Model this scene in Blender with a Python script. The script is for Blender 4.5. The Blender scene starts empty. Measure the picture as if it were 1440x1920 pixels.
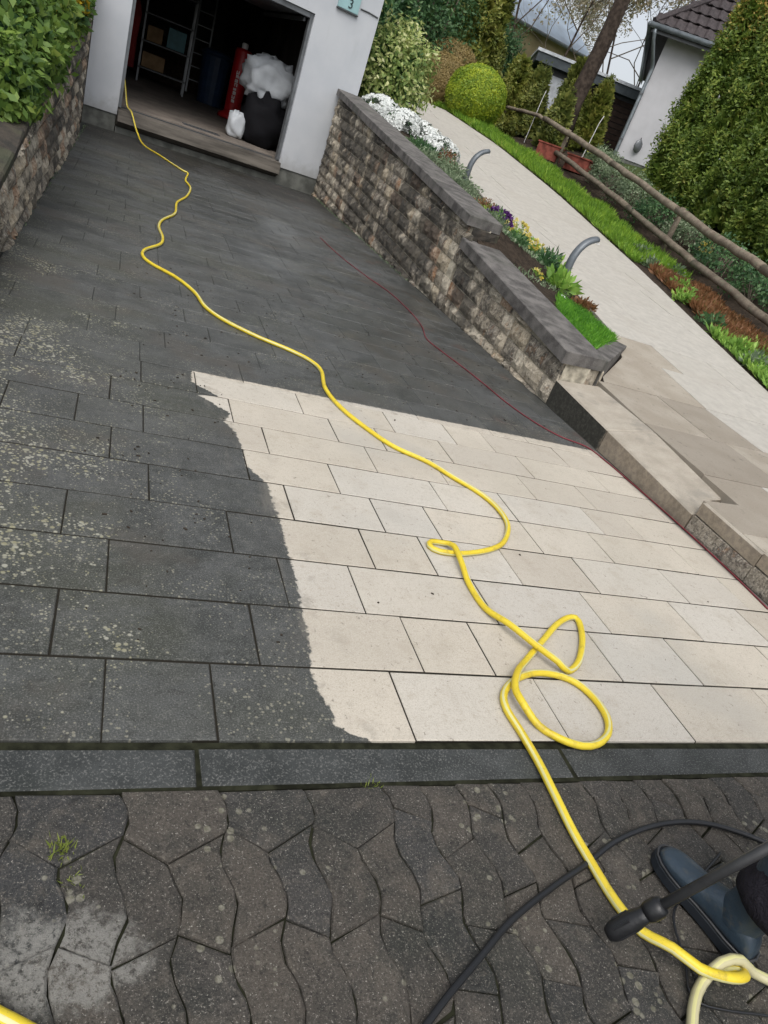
import bpy, math, random
import numpy as np
from mathutils import Vector, Matrix

S = bpy.context.scene
COL = S.collection
rnd = random.Random(7)
rng = np.random.default_rng(11)

# ------------------------------------------------------------------ camera
cam_d = bpy.data.cameras.new('camera')
cam = bpy.data.objects.new('camera', cam_d)
COL.objects.link(cam)
ROT = Matrix(((0.90478, 0.13379, 0.40433), (-0.27702, -0.53621, 0.79733), (0.32348, -0.83342, -0.44809)))
M3 = ROT @ Matrix(((1, 0, 0), (0, -1, 0), (0, 0, -1)))
cam.matrix_world = Matrix.Translation((0, 0, 1.5243)) @ M3.to_4x4()
cam_d.sensor_fit = 'VERTICAL'
cam_d.sensor_height = 36.0
cam_d.lens = 24.69
cam_d.clip_start = 0.02
cam_d.clip_end = 2000
S.camera = cam

# ------------------------------------------------------------------ light
SUN_EL, SUN_AZ = math.radians(57), math.radians(205)      # azimuth clockwise from +Y
world = bpy.data.worlds.new('World')
S.world = world
world.use_nodes = True
wn = world.node_tree
for n in list(wn.nodes): wn.nodes.remove(n)
sky = wn.nodes.new('ShaderNodeTexSky')
sky.sky_type = 'NISHITA'
sky.sun_disc = False
sky.sun_elevation = SUN_EL
sky.sun_rotation = SUN_AZ
sky.air_density = 1.0
sky.dust_density = 4.0
hs = wn.nodes.new('ShaderNodeHueSaturation')
hs.inputs['Saturation'].default_value = 0.30
bg = wn.nodes.new('ShaderNodeBackground')
bg.inputs['Strength'].default_value = 0.15
wo = wn.nodes.new('ShaderNodeOutputWorld')
wn.links.new(sky.outputs[0], hs.inputs['Color'])
wn.links.new(hs.outputs[0], bg.inputs['Color'])
wn.links.new(bg.outputs[0], wo.inputs['Surface'])
sun_d = bpy.data.lights.new('sun', 'SUN')
sun_d.energy = 1.3
sun_d.angle = math.radians(60)
sun_d.color = (1.0, 0.965, 0.91)
sun = bpy.data.objects.new('sun', sun_d)
COL.objects.link(sun)
sd = Vector((math.sin(SUN_AZ) * math.cos(SUN_EL), math.cos(SUN_AZ) * math.cos(SUN_EL), math.sin(SUN_EL)))
sun.rotation_euler = sd.to_track_quat('Z', 'Y').to_euler()
sun.location = (6, 0, 20)
S.view_settings.view_transform = 'Standard'
S.view_settings.look = 'None'
S.view_settings.exposure = 0.4
S.view_settings.gamma = 1.0
S.view_settings.use_curve_mapping = False
S.render.engine = 'CYCLES'

# ------------------------------------------------------------------ material helpers
class NT:
    def __init__(s, name):
        s.m = bpy.data.materials.new(name)
        s.m.use_nodes = True
        s.t = s.m.node_tree
        for n in list(s.t.nodes): s.t.nodes.remove(n)
        s.out = s.t.nodes.new('ShaderNodeOutputMaterial')
        s.geo = s.t.nodes.new('ShaderNodeNewGeometry')
        s.pos = s.geo.outputs['Position']
        s.island = s.geo.outputs['Random Per Island']
        s.oi = s.t.nodes.new('ShaderNodeObjectInfo')
        s.rand = s.oi.outputs['Random']
    def put(s, sock, v):
        if v is None: return
        if isinstance(v, bpy.types.NodeSocket): s.t.links.new(v, sock)
        elif isinstance(v, (tuple, list)) and sock.type == 'RGBA' and len(v) == 3: sock.default_value = (*v, 1)
        else: sock.default_value = v
    def noise(s, scale, detail=3, rough=.55, vec=None, dist=0.0, w=None):
        n = s.t.nodes.new('ShaderNodeTexNoise')
        if w is not None:
            n.noise_dimensions = '4D'; s.put(n.inputs['W'], w)
        s.put(n.inputs['Vector'], vec if vec is not None else s.pos)
        n.inputs['Scale'].default_value = scale; n.inputs['Detail'].default_value = detail
        n.inputs['Roughness'].default_value = rough; n.inputs['Distortion'].default_value = dist
        return n.outputs[0]
    def voro(s, scale, vec=None, feature='F1', rnd_=1.0):
        n = s.t.nodes.new('ShaderNodeTexVoronoi'); n.feature = feature
        s.put(n.inputs['Vector'], vec if vec is not None else s.pos)
        n.inputs['Scale'].default_value = scale; n.inputs['Randomness'].default_value = rnd_
        return n.outputs['Distance']
    def math(s, op, a, b=None, c=None, clamp=False):
        n = s.t.nodes.new('ShaderNodeMath'); n.operation = op; n.use_clamp = clamp
        for i, v in enumerate((a, b, c)):
            if v is not None: s.put(n.inputs[i], v)
        return n.outputs[0]
    def ss(s, v, lo, hi):                                   # smoothstep 0..1
        n = s.t.nodes.new('ShaderNodeMapRange'); n.interpolation_type = 'SMOOTHSTEP'; n.clamp = True
        s.put(n.inputs['Value'], v)
        n.inputs['From Min'].default_value = lo; n.inputs['From Max'].default_value = hi
        if lo > hi:
            n.inputs['From Min'].default_value = hi; n.inputs['From Max'].default_value = lo
            n.inputs['To Min'].default_value = 1; n.inputs['To Max'].default_value = 0
        return n.outputs['Result']
    def mix(s, f, a, b, mode='MIX'):
        n = s.t.nodes.new('ShaderNodeMix'); n.data_type = 'RGBA'; n.blend_type = mode
        s.put(n.inputs['Factor'], f); s.put(n.inputs[6], a); s.put(n.inputs[7], b)
        return n.outputs[2]
    def ramp(s, v, stops, interp='LINEAR'):
        n = s.t.nodes.new('ShaderNodeValToRGB'); n.color_ramp.interpolation = interp
        e = n.color_ramp.elements
        while len(e) < len(stops): e.new(.5)
        for i, (p, c) in enumerate(stops):
            e[i].position = p; e[i].color = (*c, 1)
        s.put(n.inputs[0], v)
        return n.outputs[0]
    def sep(s, v=None):
        n = s.t.nodes.new('ShaderNodeSeparateXYZ'); s.put(n.inputs[0], v if v is not None else s.pos)
        return n.outputs
    def comb(s, x, y, z):
        n = s.t.nodes.new('ShaderNodeCombineXYZ')
        for i, v in enumerate((x, y, z)): s.put(n.inputs[i], v)
        return n.outputs[0]
    def scl(s, vec3, v=None):
        n = s.t.nodes.new('ShaderNodeVectorMath'); n.operation = 'MULTIPLY'
        s.put(n.inputs[0], v if v is not None else s.pos); n.inputs[1].default_value = vec3
        return n.outputs[0]
    def curve(s, v, pts):
        n = s.t.nodes.new('ShaderNodeFloatCurve'); c = n.mapping.curves[0]
        n.mapping.use_clip = False
        while len(c.points) < len(pts): c.points.new(.5, .5)
        for p, (x, y) in zip(c.points, pts):
            p.location = (x, y); p.handle_type = 'VECTOR'
        n.mapping.update()
        s.put(n.inputs['Value'], v)
        return n.outputs[0]
    def bump(s, h, strength=.3, dist=.01):
        n = s.t.nodes.new('ShaderNodeBump'); n.inputs['Strength'].default_value = strength
        n.inputs['Distance'].default_value = dist; s.put(n.inputs['Height'], h)
        return n.outputs[0]
    def bsdf(s, col, rough=.8, normal=None, spec=.4, metal=0.0, trans=None, coat=None):
        p = s.t.nodes.new('ShaderNodeBsdfPrincipled')
        s.put(p.inputs['Base Color'], col); s.put(p.inputs['Roughness'], rough)
        s.put(p.inputs['Specular IOR Level'], spec); s.put(p.inputs['Metallic'], metal)
        if normal is not None: s.put(p.inputs['Normal'], normal)
        o = p.outputs[0]
        if trans is not None:
            tr = s.t.nodes.new('ShaderNodeBsdfTranslucent'); s.put(tr.inputs['Color'], col)
            mx = s.t.nodes.new('ShaderNodeMixShader'); mx.inputs[0].default_value = trans
            s.t.links.new(o, mx.inputs[1]); s.t.links.new(tr.outputs[0], mx.inputs[2]); o = mx.outputs[0]
        s.t.links.new(o, s.out.inputs['Surface'])
        return s.m

def plain(name, col, rough=.6, spec=.4, metal=0.0, var=.18, nscale=6, bump=.15, bscale=60):
    n = NT(name)
    a = n.noise(nscale, 4)
    f = n.ss(a, .3, .7)
    c = n.mix(f, tuple(x * (1 - var) for x in col), tuple(min(1, x * (1 + var)) for x in col))
    return n.bsdf(c, rough, n.bump(n.noise(bscale, 3), bump, .004) if bump else None, spec, metal)

def leafmat(name, stops, rough=.5, trans=.42, spec=.35):
    n = NT(name)
    r = n.math('ADD', n.math('MULTIPLY', n.island, .62), n.math('MULTIPLY', n.ss(n.noise(2.6, 2), .3, .7), .38))
    return n.bsdf(n.ramp(r, stops), rough, None, spec, 0.0, trans)

D = {  # measured outlines, metres
    'hose': [(0.237, 17.765, 0.014), (0.574, 14.129, 0.014), (0.872, 12.729, 0.014), (0.962, 12.531, 0.014), (0.886, 11.693, 0.014), (0.923, 11.108, 0.014), (0.827, 10.261, 0.014), (0.675, 9.552, 0.014), (0.621, 8.808, 0.014), (0.472, 8.234, 0.014), (0.425, 7.822, 0.014), (0.451, 7.376, 0.014), (0.419, 7.05, 0.014), (0.285, 6.683, 0.014), (0.266, 6.435, 0.014), (0.337, 6.248, 0.014), (0.522, 6.023, 0.014), (0.652, 5.72, 0.014), (0.711, 5.397, 0.014), (0.83, 5.174, 0.014), (1.043, 4.975, 0.014), (1.26, 4.842, 0.014), (1.396, 4.714, 0.014), (1.447, 4.541, 0.014), (1.404, 4.209, 0.014), (1.445, 3.919, 0.014), (1.555, 3.663, 0.014), (1.674, 3.478, 0.014), (1.844, 3.359, 0.014), (1.961, 3.208, 0.014), (2.075, 3.061, 0.014), (2.124, 2.905, 0.014), (2.102, 2.74, 0.014), (1.994, 2.57, 0.014), (1.87, 2.476, 0.014), (1.69, 2.407, 0.014), (1.558, 2.399, 0.014), (1.518, 2.433, 0.014), (1.538, 2.472, 0.014), (1.603, 2.476, 0.014), (1.636, 2.431, 0.014), (1.623, 2.303, 0.014), (1.613, 2.166, 0.014), (1.621, 2.005, 0.014), (1.664, 1.876, 0.014), (1.73, 1.757, 0.014), (1.785, 1.671, 0.014), (1.838, 1.651, 0.014), (1.927, 1.71, 0.014), (2.032, 1.845, 0.014), (2.091, 1.971, 0.014), (2.063, 1.996, 0.014), (1.956, 1.939, 0.014), (1.798, 1.809, 0.014), (1.658, 1.692, 0.014), (1.562, 1.602, 0.014), (1.509, 1.52, 0.014), (1.504, 1.445, 0.014), (1.544, 1.375, 0.014), (1.601, 1.318, 0.014), (1.674, 1.288, 0.014), (1.748, 1.295, 0.014), (1.827, 1.342, 0.014), (1.873, 1.417, 0.014), (1.876, 1.508, 0.014), (1.838, 1.589, 0.014), (1.759, 1.627, 0.014), (1.661, 1.629, 0.014), (1.555, 1.588, 0.014), (1.474, 1.519, 0.014), (1.448, 1.444, 0.014), (1.455, 1.351, 0.014), (1.459, 1.221, 0.014), (1.453, 1.102, 0.014), (1.446, 0.975, 0.014), (1.45, 0.876, 0.014), (1.455, 0.798, 0.014), (1.467, 0.736, 0.014), (1.492, 0.683, 0.014), (1.528, 0.623, 0.014), (1.574, 0.569, 0.014), (1.627, 0.544, 0.014), (1.674, 0.533, 0.014), (1.719, 0.54, 0.014), (1.731, 0.557, 0.014), (1.706, 0.568, 0.014), (1.648, 0.567, 0.014), (1.598, 0.558, 0.014)],
    'hose2': [(1.431, 0.404, 0.014), (1.486, 0.471, 0.014), (1.528, 0.511, 0.014), (1.582, 0.546, 0.014), (1.652, 0.572, 0.014), (1.72, 0.571, 0.014), (1.77, 0.552, 0.014), (1.818, 0.52, 0.014), (1.897, 0.461, 0.014)],
    'hose3': [(-0.102, 0.759, 0.014), (-0.03, 0.719, 0.014), (0.007, 0.696, 0.014), (0.043, 0.674, 0.014), (0.098, 0.637, 0.014)],
    'pressure': [(0.718, 0.5, 0.008), (0.815, 0.57, 0.008), (0.902, 0.626, 0.008), (0.997, 0.682, 0.008), (1.123, 0.756, 0.008), (1.298, 0.83, 0.008), (1.438, 0.881, 0.008), (1.574, 0.938, 0.008), (1.728, 0.977, 0.008), (1.874, 0.991, 0.008), (2.003, 0.977, 0.008), (2.113, 0.938, 0.008), (2.194, 0.895, 0.008), (2.313, 0.816, 0.008), (2.386, 0.704, 0.008)],
    'thin': [(1.964, 0.88, 0.004), (1.775, 0.793, 0.004), (1.653, 0.734, 0.004), (1.609, 0.673, 0.004), (1.587, 0.608, 0.004), (1.547, 0.55, 0.004), (1.551, 0.513, 0.004), (1.634, 0.483, 0.004), (1.74, 0.457, 0.004), (1.855, 0.416, 0.004)],
    'red': [(2.699, 10.337, 0.006), (2.73, 9.701, 0.006), (2.791, 9.078, 0.006), (2.908, 8.431, 0.006), (3.033, 7.909, 0.006), (3.064, 7.282, 0.006), (3.023, 6.709, 0.006), (2.906, 6.222, 0.006), (2.951, 5.887, 0.006), (3.032, 5.532, 0.006), (3.092, 5.172, 0.006), (3.14, 4.827, 0.006), (3.238, 4.513, 0.006), (3.378, 4.304, 0.006), (3.573, 4.197, 0.006), (3.62, 3.953, 0.006), (3.636, 3.685, 0.006), (3.65, 3.374, 0.006), (3.653, 3.107, 0.006), (3.65, 2.804, 0.006), (3.632, 2.493, 0.006), (3.605, 2.247, 0.006)],
    'clean': [(0.539, 4.072, 0), (0.522, 3.884, 0), (0.552, 3.711, 0), (0.666, 3.739, 0), (0.712, 3.541, 0), (0.666, 3.421, 0), (0.712, 3.327, 0), (0.731, 3.132, 0), (0.724, 2.966, 0), (0.731, 2.816, 0), (0.811, 2.811, 0), (0.808, 2.659, 0), (0.82, 2.51, 0), (0.813, 2.328, 0), (0.814, 2.148, 0), (0.81, 2.015, 0), (0.803, 1.892, 0), (0.794, 1.725, 0), (0.773, 1.598, 0), (0.784, 1.505, 0), (0.805, 1.44, 0), (0.807, 1.377, 0), (0.85, 1.341, 0), (0.913, 1.317, 0)],
}
M = {}
def slab_mat(name, mode):
    n = NT(name)
    x, y, z = n.sep()
    big, mid, fine = n.noise(1.3, 3), n.noise(9, 4), n.noise(150, 3, .7)
    vfine = n.noise(420, 2, .7)
    # clean stone
    c = n.mix(n.ss(big, .3, .7), (0.481, 0.438, 0.369), (0.403, 0.368, 0.307))
    c = n.mix(n.math('MULTIPLY', n.ss(n.rand, .55, .95), .55), c, (0.370, 0.334, 0.284))
    c = n.mix(n.math('MULTIPLY', n.ss(n.math('FRACT', n.math('MULTIPLY', n.rand, 7.3)), .6, 1.0), .45), c, (0.481, 0.472, 0.445))
    c = n.mix(n.math('MULTIPLY', n.ss(mid, .5, .75), .4), c, (0.353, 0.316, 0.267))
    c = n.mix(n.math('MULTIPLY', n.ss(n.noise(190, 3, .8), .50, .66), .6), c, (.27, .245, .20))
    c = n.mix(n.math('MULTIPLY', n.ss(n.noise(175, 3, .8), .54, .68), .5), c, (.58, .55, .49))
    c = n.mix(n.math('MULTIPLY', n.ss(fine, .52, .72), .4), c, (0.267, 0.243, 0.200))
    c = n.mix(n.math('MULTIPLY', n.ss(vfine, .56, .75), .5), c, (0.584, 0.546, 0.489))
    c = n.mix(n.math('MULTIPLY', n.ss(n.noise(46, 5, .75), .5, .68), .45), c, (0.299, 0.268, 0.216))
    c = n.mix(n.math('MULTIPLY', n.ss(n.noise(5.5, 5, .7), .52, .68), .35), c, (0.305, 0.268, 0.211))
    c = n.mix(n.math('MULTIPLY', n.ss(n.noise(260, 2, .7), .58, .72), .45), c, (0.189, 0.173, 0.146))
    # grime
    brn = n.math('MULTIPLY', n.ss(n.noise(1.3, 5, .65), .50, .66), .5)
    grain = n.noise(190, 3, .8)
    d = n.mix(n.ss(n.noise(6, 5, .65), .32, .68), (0.024, 0.027, 0.026), (0.056, 0.059, 0.058))
    d = n.mix(n.math('MULTIPLY', n.ss(n.math('ADD', n.noise(.8, 4, .6), n.math('MULTIPLY', n.math('SUBTRACT', .8, x), .06)), .46, .66), .6), d, (0.046, 0.049, 0.034))
    d = n.mix(n.math('MULTIPLY', n.ss(n.rand, .2, 1.0), .30), d, (0.082, 0.084, 0.082))
    d = n.mix(n.math('MULTIPLY', n.ss(n.noise(2.4, 5, .7, vec=n.scl((1, 1.8, 1))), .47, .66), .45), d, (0.080, 0.084, 0.084))
    d = n.mix(n.math('MULTIPLY', n.ss(n.noise(28, 5, .8), .52, .64), .55), d, (0.104, 0.106, 0.096))
    d = n.mix(n.math('MULTIPLY', n.ss(n.noise(21, 5, .8, dist=.6), .54, .66), .6), d, (0.017, 0.018, 0.016))
    d = n.mix(n.math('MULTIPLY', n.ss(grain, .53, .66), .62), d, (0.186, 0.185, 0.174))
    d = n.mix(n.math('MULTIPLY', n.ss(grain, .46, .36), .6), d, (0.014, 0.016, 0.014))
    d = n.mix(n.math('MULTIPLY', n.ss(n.noise(60, 3, .7, dist=1.0), .63, .7), .7), d, (0.014, 0.014, 0.013))
    d = n.mix(brn, d, (0.063, 0.055, 0.045))
    st = n.noise(1.0, 6, .72, vec=n.scl((1.5, 2.6, 1)))
    far_ = n.ss(y, 4.6, 7.5)
    d = n.mix(n.math('MULTIPLY', n.math('MULTIPLY', n.ss(st, .50, .64), far_), .38), d, (0.095, 0.100, 0.103))
    d = n.mix(n.math('MULTIPLY', n.math('MULTIPLY', n.ss(st, .50, .36), far_), .42), d, (0.018, 0.020, 0.019))
    d = n.mix(n.math('MULTIPLY', n.ss(n.math('ADD', y, n.math('MULTIPLY', n.noise(1.1, 3), 2.0)), 13.0, 15.0), .8), d, (0.014, 0.013, 0.011))
    sp1 = n.math('SUBTRACT', n.math('MULTIPLY', n.ss(n.noise(2.2, 3), .36, .60), .30), n.voro(55, n.scl((1, 1, .2))))
    d = n.mix(n.math('MULTIPLY', n.ss(sp1, 0, .1), .65), d, (0.217, 0.209, 0.164))
    # lichen: pale round spots, thick on the left where no car drives
    lz = n.math('ADD', n.noise(1.7, 4, .65), n.math('MULTIPLY', n.math('SUBTRACT', .42, x), .20))
    lz = n.math('SUBTRACT', lz, n.math('MULTIPLY', n.math('ABSOLUTE', n.math('SUBTRACT', y, 2.7)), .055))
    lz = n.ss(lz, .33, .72)
    warp = n.scl((1, 1, .2))
    l1 = n.math('SUBTRACT', n.math('MULTIPLY', lz, .40), n.voro(33, warp))
    l2 = n.math('SUBTRACT', n.math('MULTIPLY', lz, .44), n.voro(66, warp))
    lm = n.math('MULTIPLY', n.math('MAXIMUM', n.ss(l1, 0, .16), n.ss(l2, 0, .2)), .85)
    lcol = n.mix(n.ss(n.noise(25, 3), .35, .65), (0.304, 0.300, 0.251), (0.220, 0.209, 0.129))
    if mode == 'drive':
        # the washed area ends in a ragged line on the left and a straight one uphill
        jit = n.math('MULTIPLY', n.math('SUBTRACT', n.noise(38, 3, .6), .5), .05)
        yn = n.math('DIVIDE', n.math('SUBTRACT', n.math('ADD', y, n.math('MULTIPLY', jit, .5)), 1.3), 2.8)
        xb = n.curve(yn, CLEAN_EDGE)
        dx = n.math('SUBTRACT', n.math('ADD', x, jit), xb)
        top = n.math('ADD', 4.055, n.math('MULTIPLY', n.math('SUBTRACT', x, .5), .034))
        dy = n.math('SUBTRACT', n.math('SUBTRACT', top, y), n.math('MULTIPLY', jit, .7))
        clean = n.math('MULTIPLY', n.ss(dx, -.004, .006), n.ss(dy, -.006, .01))
        clean = n.math('MULTIPLY', clean, n.ss(x, 3.655, 3.60))
        near = n.math('MULTIPLY', n.ss(dx, -.55, -.18), n.ss(dy, -1.2, -.3))
        lm = n.math('MULTIPLY', lm, n.math('SUBTRACT', 1.0, n.math('MULTIPLY', near, .85)))
        wet = n.math('MULTIPLY', n.ss(n.noise(.55, 3), .38, .58), n.ss(x, .1, 1.2))
        wet = n.math('MULTIPLY', wet, n.ss(y, 3.2, 4.6))
        d = n.mix(lm, d, lcol)
        red = n.math('MULTIPLY', n.ss(n.noise(3.1, 4), .60, .68), n.ss(x, 2.2, 2.7))
        d = n.mix(n.math('MULTIPLY', red, .3), d, (0.099, 0.053, 0.042))
        fr_ = n.math('MULTIPLY', n.ss(dx, -.16, .0), n.ss(dy, -.10, .0))
        fr_ = n.math('MULTIPLY', fr_, n.ss(n.noise(3.0, 4, .65, vec=n.scl((3, .8, 1))), .50, .66))
        d = n.mix(n.math('MULTIPLY', fr_, .45), d, (.16, .15, .13))
        ins = n.math('MULTIPLY', n.ss(dx, .22, .0), n.ss(n.noise(7, 4, .7), .52, .68))
        ins2 = n.math('MULTIPLY', n.ss(dy, .16, .0), n.ss(n.noise(9, 4, .7), .52, .66))
        c = n.mix(n.math('MULTIPLY', n.math('MAXIMUM', ins, ins2), .5), c, (.20, .185, .155))
        c = n.mix(n.math('MULTIPLY', n.ss(n.noise(.9, 4, .6), .52, .66), .4), c, (.335, .325, .295))
        c = n.mix(n.math('MULTIPLY', n.ss(n.noise(36, 3, .7, dist=1.0), .64, .70), .6), c, (.12, .105, .085))
        col = n.mix(clean, d, c)
        film = n.math('MULTIPLY', n.ss(n.noise(2.3, 3), .5, .7), .10)
        col = n.mix(n.math('MULTIPLY', film, clean), col, (0.251, 0.205, 0.152))
        rough = n.math('SUBTRACT', .82, n.math('MULTIPLY', n.math('MULTIPLY', wet, n.math('SUBTRACT', 1.0, clean)), .50))
        spec = .45
    elif mode == 'path':
        pale = n.mix(n.ss(mid, .3, .7), (.425, .405, .365), (.355, .338, .305))
        pale = n.mix(n.math('MULTIPLY', n.ss(n.noise(30, 5, .75), .5, .66), .4), pale, (.27, .25, .22))
        pale = n.mix(n.math('MULTIPLY', n.ss(fine, .5, .75), .3), pale, (0.319, 0.304, 0.274))
        pale = n.mix(n.math('MULTIPLY', n.ss(n.rand, .3, 1.0), .4), pale, (.36, .34, .30))
        pale = n.mix(n.math('MULTIPLY', n.ss(n.noise(1.1, 5, .6), .5, .68), .4), pale, (.33, .305, .265))
        col = pale
        col = n.mix(n.math('MULTIPLY', n.ss(n.noise(22, 4, .7), .63, .75), .35), col, (0.152, 0.137, 0.114))
        rough, spec = .8, .35
    elif mode == 'dirtypath':
        beige = n.mix(n.ss(n.noise(3, 4), .35, .65), (.37, .335, .28), (.30, .265, .215))
        beige = n.mix(n.math('MULTIPLY', n.ss(n.math('FRACT', n.math('MULTIPLY', n.rand, 5.7)), .3, 1.0), .7), beige, (.19, .165, .135))
        beige = n.mix(n.math('MULTIPLY', n.ss(fine, .48, .72), .5), beige, (.14, .12, .095))
        col = n.mix(n.math('MULTIPLY', n.ss(n.noise(14, 5, .7), .58, .72), .6), beige, (.10, .09, .075))
        rough, spec = .85, .3
    else:
        col = n.mix(n.math('MULTIPLY', lm, .5), d, lcol)
        rough, spec = .75, .4
    h = n.math('ADD', n.math('MULTIPLY', fine, .5), n.math('MULTIPLY', vfine, .5))
    M[name] = n.bsdf(col, rough, n.bump(h, .35, .003), spec)

CE = D['clean']
pts = sorted([((p[1] - 1.3) / 2.8, p[0]) for p in CE])
CLEAN_EDGE = []
for q in pts:
    if not CLEAN_EDGE or q[0] - CLEAN_EDGE[-1][0] > .004: CLEAN_EDGE.append((min(q[0], .995), q[1]))
CLEAN_EDGE = [(0.0, .95)] + CLEAN_EDGE + [(1.0, CLEAN_EDGE[-1][1])]
slab_mat('driveway_slab', 'drive')
slab_mat('path_slab', 'path')
slab_mat('path_slab_dirty', 'dirtypath')

def granite(name, a, b, spot=(.3, .3, .29), sp=.5):
    n = NT(name)
    c = n.mix(n.ss(n.noise(7, 4), .3, .7), a, b)
    c = n.mix(n.math('MULTIPLY', n.ss(n.noise(170, 3, .7), .5, .72), sp), c, spot)
    c = n.mix(n.math('MULTIPLY', n.ss(n.noise(110, 3, .7, dist=.6), .6, .7), .7), c, tuple(v * .4 for v in a))
    c = n.mix(n.math('MULTIPLY', n.ss(n.noise(1.6, 4), .5, .7), .4), c, (a[0] * .8, a[1] * 1.0, a[2] * .75))
    M[name] = n.bsdf(c, .75, n.bump(n.noise(130, 3, .7), .4, .004), .25)
granite('kerb_granite', (.026, .029, .029), (.048, .052, .052), (.21, .21, .20), .6)
granite('coping_concrete', (.054, .050, .048), (.148, .139, .131), (.25, .245, .235), .6)
n = NT('step_concrete')                                           # washed on top, still black with algae on the far riser
x, y, z = n.sep()
nz = n.sep(n.geo.outputs['True Normal'])[2]
c = n.mix(n.ss(n.noise(5, 5, .65), .3, .7), (.30, .268, .220), (.375, .34, .285))
c = n.mix(n.math('MULTIPLY', n.ss(n.noise(130, 3, .7), .5, .7), .5), c, (.18, .17, .15))
c = n.mix(n.math('MULTIPLY', n.ss(n.noise(3.2, 5, .65), .5, .66), .55), c, (.19, .178, .155))
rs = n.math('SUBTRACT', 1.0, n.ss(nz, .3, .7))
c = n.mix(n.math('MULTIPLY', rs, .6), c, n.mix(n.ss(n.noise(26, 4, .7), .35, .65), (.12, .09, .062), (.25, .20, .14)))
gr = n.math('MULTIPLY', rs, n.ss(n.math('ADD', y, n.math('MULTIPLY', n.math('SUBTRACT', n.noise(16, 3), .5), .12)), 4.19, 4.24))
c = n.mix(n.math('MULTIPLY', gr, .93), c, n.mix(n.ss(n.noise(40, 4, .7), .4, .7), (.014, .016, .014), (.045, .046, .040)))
M['step_concrete'] = n.bsdf(c, .85, n.bump(n.noise(90, 4, .7), .5, .005), .3)

n = NT('cobble_stone')                                            # road pavers
grain = n.noise(170, 4, .82)
c = n.ramp(n.rand, [(0, (.034, .036, .037)), (.35, (.058, .053, .047)), (.7, (.080, .070, .059)), (1, (.046, .047, .048))])
c = n.mix(n.math('MULTIPLY', n.ss(n.noise(4.5, 6, .7), .42, .66), .65), c, (.026, .029, .027))
c = n.mix(n.math('MULTIPLY', n.ss(n.noise(7.5, 6, .7), .50, .68), .6), c, (.115, .10, .082))
c = n.mix(n.math('MULTIPLY', n.ss(n.noise(2.1, 5, .65), .52, .66), .5), c, (.021, .026, .022))
c = n.mix(n.math('MULTIPLY', n.ss(n.noise(38, 5, .8), .53, .66), .5), c, (.125, .113, .095))
c = n.mix(n.math('MULTIPLY', n.ss(n.noise(31, 5, .8, dist=.7), .54, .66), .65), c, (.017, .017, .016))
c = n.mix(n.math('MULTIPLY', n.ss(grain, .54, .66), .7), c, (.19, .172, .148))
c = n.mix(n.math('MULTIPLY', n.ss(grain, .45, .35), .7), c, (.010, .010, .010))
c = n.mix(n.math('MULTIPLY', n.ss(n.noise(210, 2, .7), .62, .70), .75), c, (.37, .35, .31))
lz = n.ss(n.noise(3.0, 3), .44, .62)
lm = n.ss(n.math('SUBTRACT', n.math('MULTIPLY', lz, .30), n.voro(26, n.scl((1, 1, .1)))), 0, .10)
c = n.mix(n.math('MULTIPLY', lm, .75), c, n.mix(n.ss(n.noise(90, 3), .35, .65), (.27, .26, .21), (.15, .145, .105)))
x, y, z = n.sep()                                                 # cement haze spilt in the corner
ps = n.math('SQRT', n.math('ADD', n.math('POWER', n.math('SUBTRACT', x, .10), 2.0), n.math('POWER', n.math('MULTIPLY', n.math('SUBTRACT', y, .79), 1.5), 2.0)))
ps = n.math('ADD', ps, n.math('MULTIPLY', n.math('SUBTRACT', n.noise(13, 5, .7), .5), .30))
pm = n.math('MULTIPLY', n.ss(ps, .19, .10), n.ss(n.noise(70, 4, .8), .34, .56))
c = n.mix(n.math('MULTIPLY', pm, .8), c, (.25, .245, .225))
M['cobble_stone'] = n.bsdf(c, .85, n.bump(n.math('ADD', n.math('MULTIPLY', grain, 1.0), n.math('MULTIPLY', n.noise(30, 4, .7), .9)), .9, .007), .3)

n = NT('wall_stone')                                              # split-face retaining wall blocks
x, y, z = n.sep()
c = n.ramp(n.rand, [(0, (0.135, 0.117, 0.090)), (.14, (0.512, 0.448, 0.346)), (.26, (0.050, 0.049, 0.047)), (.38, (0.589, 0.538, 0.435)), (.50, (0.333, 0.173, 0.090)), (.60, (0.117, 0.108, 0.099)), (.72, (0.461, 0.384, 0.269)), (.84, (0.068, 0.065, 0.061)), (.92, (0.384, 0.346, 0.282))], 'CONSTANT')
patch = n.ramp(n.noise(6.5, 5, .66, vec=n.scl((1, 1.3, .8))), [(.30, (0.041, 0.039, 0.037)), (.42, (0.269, 0.230, 0.173)), (.5, (0.563, 0.499, 0.397)), (.58, (0.126, 0.113, 0.095)), (.66, (0.358, 0.205, 0.109)), (.74, (0.589, 0.550, 0.461))])
c = n.mix(.5, c, patch)
c = n.mix(n.math('MULTIPLY', n.ss(n.noise(60, 4, .75), .48, .68), .55), c, (0.640, 0.589, 0.499))
c = n.mix(n.math('MULTIPLY', n.ss(n.noise(34, 4, .7, dist=1), .54, .68), .8), c, (0.032, 0.030, 0.027))
alg = n.ss(n.math('ADD', n.noise(1.5, 5, .65), n.math('MULTIPLY', n.ss(y, 6.6, 7.8), .09)), .53, .62)
c = n.mix(n.math('MULTIPLY', alg, .8), c, n.mix(n.ss(n.noise(20, 3), .35, .65), (0.027, 0.029, 0.031), (0.077, 0.070, 0.059)))
M['wall_stone'] = n.bsdf(c, .9, n.bump(n.math('ADD', n.noise(35, 5, .7), n.noise(110, 3, .7)), .9, .014), .2)
M['wall_mortar'] = plain('wall_mortar', (0.384, 0.352, 0.282), .95, .1, var=.5, nscale=9)

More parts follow.
